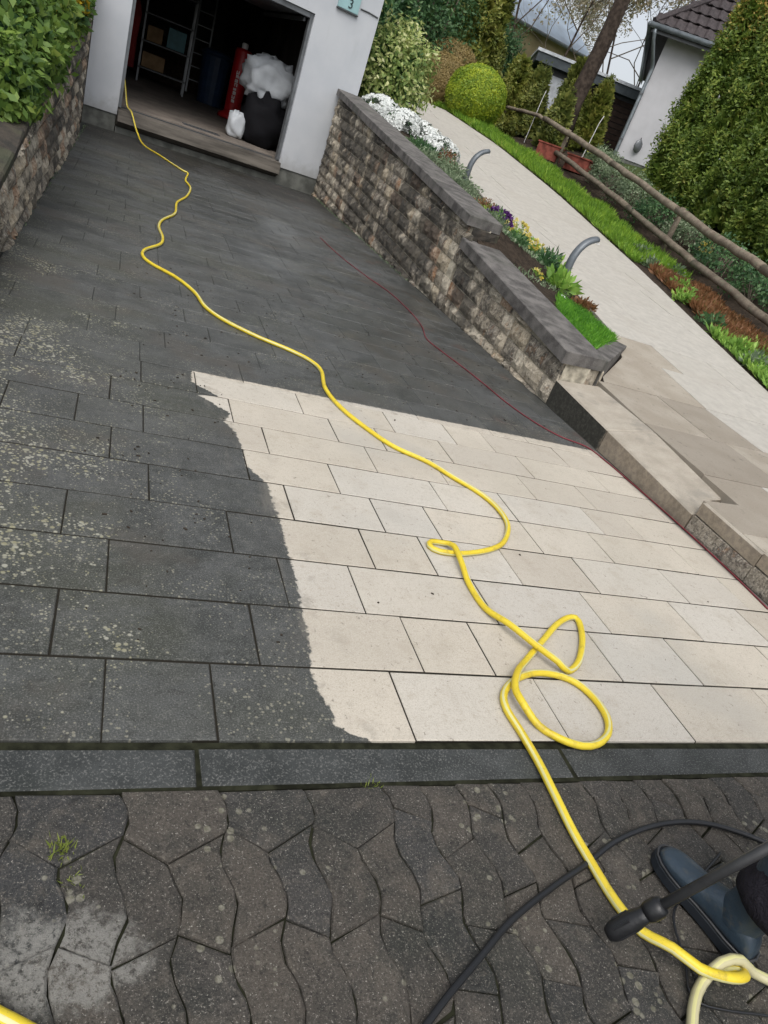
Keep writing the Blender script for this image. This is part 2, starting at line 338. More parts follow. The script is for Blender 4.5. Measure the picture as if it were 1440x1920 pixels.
n = NT('render_white')
c = n.mix(n.ss(n.noise(2.0, 4), .3, .7), (0.444, 0.466, 0.496), (0.488, 0.507, 0.533))
c = n.mix(n.math('MULTIPLY', n.ss(n.noise(1.2, 5, .7, vec=n.scl((3, 3, .6))), .56, .75), .22), c, (0.311, 0.318, 0.311))
x, y, z = n.sep()
c = n.mix(n.math('MULTIPLY', n.ss(n.math('ADD', z, n.math('MULTIPLY', n.noise(7, 4, .7), .5)), .85, .45), .55), c, (.24, .235, .22))
M['render_white'] = n.bsdf(c, .9, n.bump(n.noise(180, 3), .25, .004), .2)
M['render_house'] = plain('render_house', (0.503, 0.503, 0.525), .9, .2, var=.06, nscale=2)
M['plinth'] = plain('plinth', (0.118, 0.122, 0.111), .9, .2, var=.35, nscale=5, bump=.4)
M['mortar'] = plain('mortar', (.045, .042, .036), .95, .1, var=.3)
n = NT('path_joint')
x, y, z = n.sep()
M['path_joint'] = n.bsdf(n.mix(n.ss(y, 12, 24.0), (.036, .032, .026), (.11, .10, .085)), .95, None, .1)
M['joint_sand'] = plain('joint_sand', (.017, .018, .011), .95, .1, var=.5, nscale=20, bump=.5)
n = NT('drive_joint')
x, y, z = n.sep()
c = n.mix(n.ss(y, 3.95, 4.3), (.020, .018, .014), (.044, .048, .046))
c = n.mix(n.math('MULTIPLY', n.ss(n.noise(2.6, 4, .65), .45, .62), n.ss(y, 3.9, 4.2)), c, (.034, .034, .030))
M['drive_joint'] = n.bsdf(c, .95, n.bump(n.noise(90, 4), .5, .004), .1)
n = NT('cap_stone')
c = n.mix(n.ss(n.noise(6, 5, .65), .3, .7), (.030, .029, .026), (.075, .062, .05))
c = n.mix(n.math('MULTIPLY', n.ss(n.noise(3, 4), .45, .62), .6), c, (.05, .06, .035))
M['cap_stone'] = n.bsdf(c, .9, n.bump(n.noise(40, 4, .7), .7, .01), .2)
n = NT('soil')
M['soil'] = n.bsdf(n.mix(n.ss(n.noise(14, 5, .7), .3, .7), (.022, .017, .013), (.062, .046, .034)), .95, n.bump(n.noise(40, 5, .7), 1.0, .03), .15)
n = NT('ground_grass')
M['ground_grass'] = n.bsdf(n.mix(n.ss(n.noise(1.5, 5, .7), .3, .7), (.035, .06, .02), (.08, .10, .035)), .95, n.bump(n.noise(30, 4), .8, .05), .1)
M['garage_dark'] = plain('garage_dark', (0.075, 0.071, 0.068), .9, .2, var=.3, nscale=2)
n = NT('garage_floor')
c = n.mix(n.ss(n.noise(2.5, 5, .65), .3, .7), (0.216, 0.186, 0.158), (0.132, 0.114, 0.099))
M['garage_floor'] = n.bsdf(c, .8, n.bump(n.noise(50, 3), .2, .004), .3)
n = NT('sill_concrete')
c = n.mix(n.ss(n.noise(2.0, 5, .65, vec=n.scl((.5, .5, 5))), .30, .72), (0.150, 0.135, 0.116), (0.056, 0.050, 0.043))
M['sill_concrete'] = n.bsdf(c, .85, n.bump(n.noise(60, 4), .4, .006), .25)
M['dark_metal'] = plain('dark_metal', (.075, .08, .085), .5, .5, .3, bump=0)
M['grey_metal'] = plain('grey_metal', (.17, .18, .19), .45, .5, .6, bump=0)
M['lamp_grey'] = plain('lamp_grey', (.115, .13, .145), .42, .5, .3, bump=.05)
M['zinc'] = plain('zinc', (.22, .25, .27), .45, .5, .5, bump=0)
M['red_vinyl'] = plain('red_vinyl', (.45, .014, .018), .4, .5, bump=.05, var=.1)
M['coat_red'] = plain('coat_red', (.16, .02, .02), .9, .2, bump=.2)
M['white_vinyl'] = plain('white_vinyl', (.72, .72, .72), .5, .4, bump=0, var=.05)
M['black_vinyl'] = plain('black_vinyl', (.006, .006, .008), .8, .2, bump=.3)
M['white_bag'] = plain('white_bag', (0.525, 0.555, 0.585), .5, .4, var=.1, bump=.9, bscale=11)
M['cardboard'] = plain('cardboard', (0.240, 0.158, 0.086), .9, .2, bump=.1)
M['blue_plastic'] = plain('blue_plastic', (0.022, 0.045, 0.098), .5, .4, bump=0)
M['teal_plastic'] = plain('teal_plastic', (0.045, 0.165, 0.195), .5, .4, bump=0)
M['sign_teal'] = plain('sign_teal', (0.270, 0.435, 0.450), .4, .5, bump=0, var=.06)
M['ink'] = plain('ink', (0.022, 0.038, 0.041), .5, .4, bump=0)
n = NT('hose_yellow')
c = n.mix(n.ss(n.noise(5, 4, .6), .3, .7), (.66, .52, .035), (.56, .42, .022))
c = n.mix(n.math('MULTIPLY', n.ss(n.noise(16, 5, .75), .54, .70), .55), c, (.25, .19, .045))
c = n.mix(n.math('MULTIPLY', n.ss(n.noise(120, 3, .7), .6, .72), .5), c, (.16, .12, .04))
M['hose_yellow'] = n.bsdf(c, .45, n.bump(n.noise(160, 3), .25, .002), .45)
M['hose_line'] = plain('hose_line', (.55, .53, .25), .38, .5, var=.08, bump=0)
M['hose_pale'] = plain('hose_pale', (.44, .41, .25), .32, .5, var=.08, bump=0)
M['hose_black'] = plain('hose_black', (.010, .011, .013), .4, .5, bump=.1)
M['cable_red'] = plain('cable_red', (.15, .018, .026), .6, .4, bump=0)
M['lance_black'] = plain('lance_black', (.008, .0085, .010), .40, .5, bump=.25, bscale=90)
M['lance_tube'] = plain('lance_tube', (.030, .031, .033), .42, .5, var=.3, nscale=12, bump=.1)
n = NT('boot_rubber')
c = n.mix(n.ss(n.noise(9, 4, .6), .3, .7), (.020, .034, .050), (.030, .048, .068))
c = n.mix(n.math('MULTIPLY', n.ss(n.noise(30, 5, .75), .54, .68), .6), c, (.060, .062, .058))
x, y, z = n.sep()
c = n.mix(n.math('MULTIPLY', n.ss(n.math('ADD', z, n.math('MULTIPLY', n.noise(40, 4), .05)), .085, .045), .45), c, (.055, .050, .042))
M['boot_rubber'] = n.bsdf(c, n.math('ADD', .22, n.math('MULTIPLY', n.noise(25, 4), .35)), n.bump(n.math('ADD', n.noise(55, 4), n.math('MULTIPLY', n.noise(14, 3), 1.5)), .35, .006), .5)
M['boot_sole'] = plain('boot_sole', (.012, .016, .022), .6, .4, bump=.3)
n = NT('trousers')
M['trousers'] = n.bsdf(n.mix(n.ss(n.noise(18, 4), .3, .7), (.009, .008, .012), (.021, .019, .026)), .9, n.bump(n.math('ADD', n.noise(14, 4, .6, dist=1.2), n.math('MULTIPLY', n.noise(300, 2), .15)), .9, .03), .2)
M['jacket'] = plain('jacket', (.03, .035, .05), .85, .2, bump=.3, bscale=30)
M['skin'] = plain('skin', (.55, .36, .27), .55, .4, var=.06, bump=.05)
M['hair'] = plain('hair', (.05, .035, .025), .6, .4, bump=.4)
M['glove'] = plain('glove', (.05, .05, .055), .7, .3, bump=.3)
n = NT('log_wood')
c = n.mix(n.ss(n.noise(6, 5, .65), .3, .7), (.13, .105, .08), (.24, .20, .155))
c = n.mix(n.math('MULTIPLY', n.ss(n.noise(30, 4, .7), .52, .7), .6), c, (.07, .055, .042))
c = n.mix(n.math('MULTIPLY', n.ss(n.noise(9, 4), .55, .7), .5), c, (.17, .19, .13))
M['log_wood'] = n.bsdf(c, .9, n.bump(n.noise(45, 4, .7), .6, .012), .2)
M['bark'] = plain('bark', (.060, .046, .038), .95, .15, var=.4, nscale=9, bump=.8, bscale=22)
M['twig'] = plain('twig', (.15, .125, .10), .9, .2, bump=0)
M['terracotta'] = plain('terracotta', (.20, .058, .042), .85, .2, var=.4, nscale=5)
M['brown_wood'] = plain('brown_wood', (.042, .027, .021), .8, .25, var=.3, nscale=7, bump=.4)
M['fascia'] = plain('fascia', (.06, .075, .085), .6, .4, bump=0)
M['pale_metal'] = plain('pale_metal', (.55, .58, .62), .45, .4, bump=0)
M['ochre_wall'] = plain('ochre_wall', (.44, .36, .22), .9, .2, var=.2, nscale=1.2)
M['blue_roof'] = plain('blue_roof', (.50, .60, .74), .6, .4, var=.14, nscale=1.0, bump=.2, bscale=10)
M['roof_tile'] = plain('roof_tile', (.052, .042, .044), .65, .4, var=.28, nscale=9, bump=.3, bscale=40)
M['glass'] = plain('glass', (.03, .04, .05), .1, .6, bump=0)
M['white_stone'] = plain('white_stone', (.75, .75, .72), .6, .3, bump=.1)
M['debris'] = plain('debris', (.03, .024, .018), .9, .2, bump=0, var=.5, nscale=40)

M['leaf_forsythia'] = leafmat('leaf_forsythia', [(0, (.045, .10, .025)), (.5, (.12, .21, .04)), (.85, (.22, .32, .06)), (1, (.36, .42, .10))])
M['petal_yellow'] = leafmat('petal_yellow', [(0, (.45, .30, .02)), (1, (.75, .55, .04))])
M['leaf_variegated'] = leafmat('leaf_variegated', [(0, (0.089, 0.162, 0.049)), (.4, (0.244, 0.341, 0.097)), (.7, (0.535, 0.583, 0.227)), (1, (0.800, 0.800, 0.486))])
M['leaf_ball_green'] = leafmat('leaf_ball_green', [(0, (0.108, 0.204, 0.029)), (.5, (0.288, 0.396, 0.038)), (1, (0.600, 0.648, 0.060))])
M['leaf_ball_brown'] = leafmat('leaf_ball_brown', [(0, (.16, .14, .05)), (.5, (.30, .23, .09)), (1, (.44, .33, .15))])
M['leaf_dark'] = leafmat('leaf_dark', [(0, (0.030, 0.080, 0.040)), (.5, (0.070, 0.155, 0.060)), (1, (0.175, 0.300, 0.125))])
M['leaf_conifer'] = leafmat('leaf_conifer', [(0, (0.072, 0.108, 0.030)), (.5, (0.180, 0.216, 0.054)), (1, (0.384, 0.384, 0.108))])
M['leaf_golden'] = leafmat('leaf_golden', [(0, (0.084, 0.120, 0.024)), (.5, (0.204, 0.240, 0.048)), (1, (0.432, 0.408, 0.108))])
M['leaf_thuja'] = leafmat('leaf_thuja', [(0, (.05, .10, .018)), (.45, (.15, .23, .04)), (.8, (.28, .36, .07)), (1, (.42, .40, .10))])
M['leaf_thuja_gold'] = leafmat('leaf_thuja_gold', [(0, (0.120, 0.140, 0.030)), (.5, (0.340, 0.280, 0.060)), (1, (0.680, 0.480, 0.120))])
M['leaf_grey'] = leafmat('leaf_grey', [(0, (0.085, 0.128, 0.076)), (.5, (0.187, 0.255, 0.145)), (1, (0.408, 0.476, 0.323))])
M['leaf_fresh'] = leafmat('leaf_fresh', [(0, (0.100, 0.200, 0.040)), (.5, (0.220, 0.400, 0.070)), (1, (0.440, 0.640, 0.140))])
M['leaf_heather'] = leafmat('leaf_heather', [(0, (0.105, 0.068, 0.027)), (.45, (0.210, 0.105, 0.045)), (.8, (0.315, 0.150, 0.075)), (1, (0.195, 0.210, 0.060))])
M['leaf_spring'] = leafmat('leaf_spring', [(0, (.30, .32, .18)), (.5, (.46, .42, .28)), (1, (.58, .46, .36))])
M['petal_white'] = leafmat('petal_white', [(0, (0.527, 0.561, 0.544)), (.4, (0.637, 0.663, 0.646)), (1, (0.731, 0.748, 0.731))], trans=.15)
M['petal_purple'] = leafmat('petal_purple', [(0, (.06, .015, .10)), (1, (.16, .05, .25))])
M['petal_pale_yellow'] = leafmat('petal_pale_yellow', [(0, (.62, .50, .05)), (.5, (.75, .66, .22)), (1, (.8, .75, .48))])
M['grass_bright'] = leafmat('grass_bright', [(0, (0.045, 0.150, 0.018)), (.5, (0.105, 0.300, 0.027)), (1, (0.210, 0.465, 0.045))])
M['grass_verge'] = leafmat('grass_verge', [(0, (.08, .17, .02)), (.5, (.18, .34, .035)), (.9, (.34, .50, .06)), (1, (.45, .48, .12))])
M['moss_tuft'] = leafmat('moss_tuft', [(0, (.12, .17, .03)), (1, (.30, .34, .08))])

# ------------------------------------------------------------------ object helpers
def link(o, parent=None):
    COL.objects.link(o)
    if parent is not None: o.parent = parent
    return o
def wloc(o):
    v = Vector((0, 0, 0))
    while o is not None:
        v += o.location; o = o.parent
    return v
def mk(name, verts, faces, mat, parent=None, smooth=False, idx=None):
    """one mesh object; verts are world coordinates, stored relative to the parent"""
    me = bpy.data.meshes.new(name)
    o = wloc(parent) if parent is not None else Vector((0, 0, 0))
    v = np.asarray(verts, dtype=np.float64) - np.array(o)
    me.from_pydata(v.tolist(), [], [list(map(int, f)) for f in faces])
    for m in (mat if isinstance(mat, (list, tuple)) else [mat]): me.materials.append(M[m])
    if idx is not None: me.polygons.foreach_set('material_index', idx)
    if smooth: me.polygons.foreach_set('use_smooth', [True] * len(me.polygons))
    me.update()
    return link(bpy.data.objects.new(name, me), parent)
def tag(o, label=None, cat=None, group=None, kind=None):
    if label: o['label'] = label
    if cat: o['category'] = cat
    if group: o['group'] = group
    if kind: o['kind'] = kind
    return o
def empty(name, loc, label, cat, group=None):
    o = bpy.data.objects.new(name, None)
    o.empty_display_size = .1
    o.location = loc
    link(o)
    return tag(o, label, cat, group)

class MB:
    """collects verts and faces in world coordinates"""
    def __init__(s): s.v = []; s.f = []; s.i = []
    def add(s, vs, fs, mi=0):
        b = len(s.v); s.v += [tuple(map(float, p)) for p in vs]
        s.f += [[b + j for j in f] for f in fs]; s.i += [mi] * len(fs)
        return s
    def box(s, c, size, rot=None, ch=0.0, mi=0):
        hx, hy, hz = [k / 2 for k in size]
        R = rot if rot is not None else Matrix.Identity(3)
        c = Vector(c)
        if ch <= 0:
            P = [Vector((a * hx, b * hy, d * hz)) for d in (-1, 1) for a, b in ((-1, -1), (1, -1), (1, 1), (-1, 1))]
            s.add([c + R @ p for p in P], [(3, 2, 1, 0), (4, 5, 6, 7), (0, 1, 5, 4), (1, 2, 6, 5), (2, 3, 7, 6), (3, 0, 4, 7)], mi)
        else:
            P = []
            for zz, ins in ((-hz, ch), (-hz + ch, 0), (hz - ch, 0), (hz, ch)):
                P += [Vector((a * (hx - ins), b * (hy - ins), zz)) for a, b in ((-1, -1), (1, -1), (1, 1), (-1, 1))]
            F = [(3, 2, 1, 0), (12, 13, 14, 15)]
            for k in range(3):
                for j in range(4): F.append((k * 4 + j, k * 4 + (j + 1) % 4, k * 4 + 4 + (j + 1) % 4, k * 4 + 4 + j))
            s.add([c + R @ p for p in P], F, mi)
        return s
    def tube(s, pts, rad, seg=8, cap=True, mi=0, stripes=None, twist=0.0):
        pts = [Vector(p) for p in pts]
        n = len(pts); rad = rad if hasattr(rad, '__len__') else [rad] * n
        b = len(s.v); up = Vector((0, 0, 1))
        prev = None
        for i in range(n):
            t = (pts[min(i + 1, n - 1)] - pts[max(i - 1, 0)]).normalized()
            if prev is None:
                a = t.cross(up)
                if a.length < 1e-3: a = t.cross(Vector((1, 0, 0)))
                a.normalize()
            else:
                a = (prev - t * prev.dot(t)).normalized()
            prev = a; c2 = t.cross(a)
            for k in range(seg):
                an = 2 * math.pi * k / seg + twist * i
                s.v.append(tuple(pts[i] + (a * math.cos(an) + c2 * math.sin(an)) * rad[i]))
        for i in range(n - 1):
            for k in range(seg):
                k2 = (k + 1) % seg
                s.f.append([b + i * seg + k, b + i * seg + k2, b + (i + 1) * seg + k2, b + (i + 1) * seg + k])
                s.i.append(1 if stripes and k in stripes else mi)
        if cap:
            s.f.append([b + k for k in reversed(range(seg))]); s.i.append(mi)
            s.f.append([b + (n - 1) * seg + k for k in range(seg)]); s.i.append(mi)
        return s
    def prism(s, top, thick, ch=.004, mi=0, wob=0.0):
        """slab: polygon of top points (ccw), straight sides, chamfered upper edge"""
        top = [Vector(p) for p in top]; n = len(top)
        c = sum(top, Vector((0, 0, 0))) / n
        bot = [p - Vector((0, 0, thick)) for p in top]
        mid = [p - Vector((0, 0, ch)) for p in top]
        ins = []
        for i, p in enumerate(top):
            e1 = (top[i - 1] - p); e2 = (top[(i + 1) % n] - p)
            e1.z = e2.z = 0; e1.normalize(); e2.normalize()
            d = e1 + e2
            if d.length < .15: d = Vector((c.x - p.x, c.y - p.y, 0))
            d.normalize()
            if d.dot(Vector((c.x - p.x, c.y - p.y, 0))) < 0: d = -d
            ins.append(p + d * ch * 1.4 + Vector((0, 0, rnd.uniform(-wob, wob))))
        F = [tuple(range(2 * n, 3 * n))]
        for k in range(2):
            for j in range(n): F.append((k * n + j, k * n + (j + 1) % n, (k + 1) * n + (j + 1) % n, (k + 1) * n + j))
        s.add(bot + mid + ins, F, mi)
        return s
    def build(s, name, mat, parent=None, smooth=False):
        return mk(name, s.v, s.f, mat, parent, smooth, s.i if isinstance(mat, (list, tuple)) else None)

def spline(pts, step=.03):
    """Catmull-Rom through the points"""
    P = [np.array(p, float) for p in pts]
    P = [2 * P[0] - P[1]] + P + [2 * P[-1] - P[-2]]
    out = []
    for i in range(1, len(P) - 2):
        a, b, c, d = P[i - 1], P[i], P[i + 1], P[i + 2]
        k = max(2, int(np.linalg.norm(c - b) / step))
        for j in range(k):
            t = j / k
            out.append(.5 * ((2 * b) + (c - a) * t + (2 * a - 5 * b + 4 * c - d) * t * t + (3 * b - a - 3 * c + d) * t ** 3))
    out.append(P[-2])
    return out

def fast_mesh(name, V, nv, F, mat, parent=None, idx=None):
    """numpy mesh: V (N,3) world coords, F (K,nv)"""
    me = bpy.data.meshes.new(name)
    o = np.array(wloc(parent)) if parent is not None else np.zeros(3)
    V = np.ascontiguousarray(V - o, dtype=np.float32)
    me.vertices.add(len(V)); me.vertices.foreach_set('co', V.ravel())
    K = len(F)
    me.loops.add(K * nv); me.loops.foreach_set('vertex_index', np.ascontiguousarray(F, dtype=np.int32).ravel())
    me.polygons.add(K)
    me.polygons.foreach_set('loop_start', np.arange(0, K * nv, nv, dtype=np.int32))
    for m in (mat if isinstance(mat, (list, tuple)) else [mat]): me.materials.append(M[m])
    if idx is not None: me.polygons.foreach_set('material_index', np.ascontiguousarray(idx, dtype=np.int32))
    me.update(calc_edges=True)
    return link(bpy.data.objects.new(name, me), parent)

def unit(a): return a / np.maximum(np.linalg.norm(a, axis=1, keepdims=True), 1e-9)
def leaf_geo(P, A, size, width=.45, fold=.25, jit=.6, face=None):
    """leaves at P growing along A (unit), folded diamonds of two triangles"""
    n = len(P)
    if face is not None:                                    # blade turned outward, growing sideways and out
        O = unit(A + rng.normal(0, .30, (n, 3)))
        Tn = unit(np.cross(O, rng.normal(0, 1, (n, 3))))
        A = unit(O * face + Tn)
        B = unit(np.cross(O, A))
    else:
        A = unit(A + rng.normal(0, jit, (n, 3)))
        B = unit(np.cross(A, rng.normal(0, 1, (n, 3))))
    N = np.cross(A, B)
    L = np.broadcast_to(np.asarray(size, float), (n,))[:, None] * rng.uniform(.7, 1.3, (n, 1))
    W = L * width
    v0 = P; v2 = P + A * L
    m = P + A * L * .5 + N * W * fold
    V = np.stack([v0, m + B * W * .5 - N * W * fold, v2, m - B * W * .5 - N * W * fold], 1).reshape(-1, 3)
    b = np.arange(n)[:, None] * 4
    F = np.concatenate([b + np.array([[0, 1, 2]]), b + np.array([[0, 2, 3]])], 1).reshape(-1, 3)
    return V, F
def leaves(name, P, A, size, mat, parent=None, width=.45, fold=.25, jit=.6, face=None):
    V, F = leaf_geo(P, A, size, width, fold, jit, face)
    return fast_mesh(name, V, 3, F, mat, parent)
def sph(n): return unit(rng.normal(0, 1, (n, 3)))
def clump_points(c, r, nclump, per, spread=.16, shell=.82, low=-.55, flat=1.0):
    """clumps of leaves on a lumpy ellipsoid with gaps between them"""
    d = sph(nclump * 2); d = d[d[:, 2] > low][:nclump]
    r = np.asarray(r, float)
    cen = d * rng.uniform(shell, 1.08, (len(d), 1))
    k = rng.integers(per // 2, per * 3 // 2, len(d))
    I = np.repeat(np.arange(len(d)), k)
    off = rng.normal(0, spread, (len(I), 3)); off[:, 2] *= flat
    Q = cen[I] + off
    A = unit(d[I] * .8 + unit(off) * .7 + np.array([0, 0, .25]))
    return np.asarray(c) + Q * r, A

def bush(name, c, r, label, cat, mat, leaf=.06, nclump=70, per=40, base=None, group=None, spread=.16, width=.5, core=None, stems=True, low=-.55, shell=.82):
    b = base if base is not None else (c[0], c[1], c[2] - r[2])
    t = empty(name, b, label, cat, group)
    P, A = clump_points(c, r, nclump, per, spread, shell, low)
    leaves('foliage', P, A, leaf, mat, t, width, face=.45)
    mb = MB()
    if stems:
        for i in range(7):
            d = sph(1)[0]; d[2] = abs(d[2]) + .4
            e = np.array(c) + d * np.array(r) * .75
            mid = (np.array(b) + e) / 2 + rng.normal(0, .06, 3) * r[0]
            rr = max(.008, r[0] * .03)
            mb.tube(spline([np.array(b) - [0, 0, .1], mid, e], .15), list(np.linspace(rr, rr * .3, len(spline([np.array(b) - [0, 0, .1], mid, e], .15)))), 5)
        mb.build('stems', 'twig', t)
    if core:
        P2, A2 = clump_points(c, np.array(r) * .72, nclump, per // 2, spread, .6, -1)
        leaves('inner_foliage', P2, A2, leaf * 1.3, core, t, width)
    return t
# ------------------------------------------------------------------ terrain
def zp(Y):
    if Y < 2.5: return .19
    if Y < 5.1: return .19 + .09 * (Y - 2.5) / 2.6
    if Y < 12: return .28 + .118 * (Y - 5.1)
    if Y < 23: return 1.0942 + .15 * (Y - 12)
    return 2.7442 + .02 * (min(Y, 60) - 23)
def XR(Y): return float(np.interp(Y, [-4, 2, 4, 6.3, 8.7, 11.8, 16, 20, 24, 40], [5.9, 6.75, 7.1, 7.49, 8.1, 8.87, 9.3, 9.3, 8.4, 2]))
def XL(Y): return float(np.interp(Y, [5.24, 6.33, 7.8, 9.6, 11.65, 14.1, 18, 22, 24, 40], [4.24, 5.26, 5.48, 5.61, 5.85, 6.0, 6.5, 6.9, 6.4, 0]))
def XF(Y): return float(np.interp(Y, [-4, 2, 4, 6.3, 8.7, 11.8, 16, 20, 24, 40], [5.9, 6.75, 7.1, 7.49, 8.1, 8.87, 9.6, 10.1, 10.1, 9.5])) + 1.5
def terr(X, Y):
    z = zp(Y)
    f = XF(Y)
    if X > f: z += .22 * min(X - f, 4)
    return z
def coping(Y): return .501 + .123 * (Y - 5.03) if Y < 7.8 else 1.089 + .115 * (Y - 7.81)
def left_top(Y): return max(.02, .589 + .171 * (min(Y, 15) - 5.28)) + .02 * max(0, min(Y, 60) - 15)
def bedz(X, Y):
    a = coping(min(Y, 15.6)) - .06; b = zp(Y) - .0
    t = min(1, max(0, (X - 4.05) / max(.05, XL(Y) - 4.05)))
    return a + (b - a) * t

def G(X, Y):
    if X < -.74: return left_top(Y) - .02
    if X < 3.80:
        return -.09 if Y < 16 else (-.09 if Y < 22 else 1.8)
    if Y < 1.1: return -.09
    if Y < 5.2 and X < 4.155: return -.09
    if Y > 5.2 and X < XL(Y): return bedz(X, Y)
    if X < XR(Y) + .01: return zp(Y) - .07
    return terr(X, Y) - .0
gx = np.unique(np.concatenate([[-160, -80, -40, -20, -10, -5, -2.5, -1.4, -.80, -.741, -.739, 0, 1, 2, 3, 3.70, 3.799, 3.801], [4.15, 4.16], np.arange(4.35, 18, .35), [20, 24, 30, 40, 60, 90, 160]]))
gy = np.unique(np.concatenate([[-60, -20, -8, -3, -1, 0, 1.099, 1.101, 2, 3, 4, 5.199, 5.201], np.arange(5.6, 16, .5), [15.99, 16.01], np.arange(16.5, 30, .7), [21.99, 22.01, 35, 45, 60, 90, 140, 220, 320]]))
V = [(x, y, G(x, y)) for y in gy for x in gx]
nx = len(gx)
F = [(j * nx + i, j * nx + i + 1, (j + 1) * nx + i + 1, (j + 1) * nx + i) for j in range(len(gy) - 1) for i in range(nx - 1)]
idx = []
for f in F:
    cx = sum(V[k][0] for k in f) / 4; cy = sum(V[k][1] for k in f) / 4
    idx.append(1 if (cx < -1.4 or cx > 13.5 or cy > 26 or cy < -3) and not (-.74 < cx < 4.2 and cy < 22) else 0)
ground = tag(mk('ground', V, F, ['soil', 'ground_grass'], None, False, idx), kind='structure')

# ------------------------------------------------------------------ driveway
def flat_bed(name, x0, x1, y0, y1, z, mat='joint_sand'):
    return tag(MB().box(((x0 + x1) / 2, (y0 + y1) / 2, z - .03), (x1 - x0, y1 - y0, .06)).build(name, mat), kind='structure')
driveway = flat_bed('driveway', -.735, 3.79, 1.322, 15.45, -.0042, 'drive_joint')
PITCH, Y0 = .303, 1.3169
ROWS = {0: [.15, .45, 1.06, 1.66, 2.25, 2.84, 3.44], 1: [0, .61, 1.20, 1.50, 2.11, 2.56, 3.17], 2: [.14, .76, 1.06, 1.66, 2.26, 2.83, 3.32],
        3: [-.02, .59, 1.19, 1.49, 1.94, 2.40, 3.0, 3.45], 4: [-.33, .28, .89, 1.33, 1.63, 2.23, 2.70, 3.33], 5: [-.48, .12, .73, 1.18, 1.78, 2.23, 2.84, 3.15],
        6: [-.34, -.04, .26, .87, 1.47, 1.91, 2.52, 2.98], 7: [-.51, .10, .72, 1.32, 1.62, 2.07, 2.67, 3.29], 8: [-.36, .25, .55, 1.17, 1.77, 2.22, 2.52, 3.14]}
XW0, XW1 = -.655, 3.665
slab_count = 0
far = MB()
for k in range(47):
    if k in ROWS: js = list(ROWS[k])
    else:
        js = []; xx = XW0 + rnd.choice([.15, .3, .45, .6])
        while xx < XW1 - .12:
            js.append(xx); xx += rnd.choice([.3, .45, .6, .6, .6])
    while js[0] - XW0 > .62: js.insert(0, js[0] - .605)
    while XW1 - js[-1] > .66: js.append(js[-1] + .605)
    edges = [XW0] + [j for j in js if XW0 + .05 < j < XW1 - .05] + [XW1]
    ya, yb = Y0 + k * PITCH, Y0 + (k + 1) * PITCH
    if yb > 15.40: break
    for a, b in zip(edges[:-1], edges[1:]):
        g = .0030 if k < 9 else .0020
        j = lambda: rnd.uniform(-.0012, .0012)
        za, tx, ty = rnd.uniform(-.0007, .0007), rnd.uniform(-.0007, .0007), rnd.uniform(-.0009, .0009)
        gy_ = .0050 if k < 9 else .0026
        top = [(a + g + j(), ya + gy_ + j(), za - tx - ty), (b - g + j(), ya + gy_ + j(), za + tx - ty), (b - g + j(), yb - gy_ + j(), za + tx + ty), (a + g + j(), yb - gy_ + j(), za - tx + ty)]
        if slab_count < 296:
            MB().prism(top, .06, .003).build('slab', 'driveway_slab', driveway); slab_count += 1
        else: far.prism(top, .06, .003)
tag(far.build('slab_field', 'driveway_slab', driveway), kind='stuff')

# kerb strip at the mouth of the drive
kerb = flat_bed('kerb', -1.9, 5.2, 1.165, 1.3185, -.009)
xs = [-2.02, -.82, .391, 1.596, 2.80, 4.0, 5.2]
for a, b in zip(xs[:-1], xs[1:]):
    z = -.004 + rnd.uniform(-.003, .003)
    MB().prism([(a + .004, 1.176, z), (b - .004, 1.176 - .002, z - .002), (b - .004, 1.296, z), (a + .004, 1.296 + .002, z + .002)], .1, .008).build('kerb_stone', 'kerb_granite', kerb)

# interlocking road pavers with wavy sides
pavement = flat_bed('pavement', -2.3, 4.9, -1.2, 1.172, -.016)
CW = .1165
cx = [-1.893 + CW * i for i in range(44)]
def wav(y, i):
    t = ((y + .03) / .226) % 1.0
    tri = 4 * abs(t - .5) - 1
    return max(-.62, min(.62, tri)) / .62
wob = [rnd.uniform(-.005, .005) for _ in cx]
def bx(i, y): return cx[i] + wob[i] + .0135 * wav(y, i)
def paver(iL, iR, tL, tR, bL, bR, mids=None):
    """stone between column lines iL and iR; top and bottom heights at each side; optional inner bottom and top point"""
    g = .0019
    jx = lambda: rnd.uniform(-.0032, .0032)
    rgt = [(bx(iR, bR + (tR - bR) * q / 6) - g + jx(), bR + (tR - bR) * q / 6 + (g if q == 0 else -g if q == 6 else 0) + jx()) for q in range(7)]
    lft = [(bx(iL, bL + (tL - bL) * q / 6) + g + jx(), bL + (tL - bL) * q / 6 + (g if q == 0 else -g if q == 6 else 0) + jx()) for q in range(7)]
    P = rgt + lft[::-1]
    if mids: P.append((bx(iL + 1, mids), mids + g))
    mx, my = (cx[iL] + cx[iR]) / 2, (tL + bL) / 2
    zz = rnd.uniform(-.003, .003) - .006; tx = rnd.uniform(-.022, .022); ty = rnd.uniform(-.022, .022)
    top = [(x, y, zz + tx * (x - mx) + ty * (y - my)) for x, y in P]
    MB().prism(top, .07, .0038, wob=.0022).build('paving_stone', 'cobble_stone', pavement)
TOP = 1.166
nxt = {}
i = 0
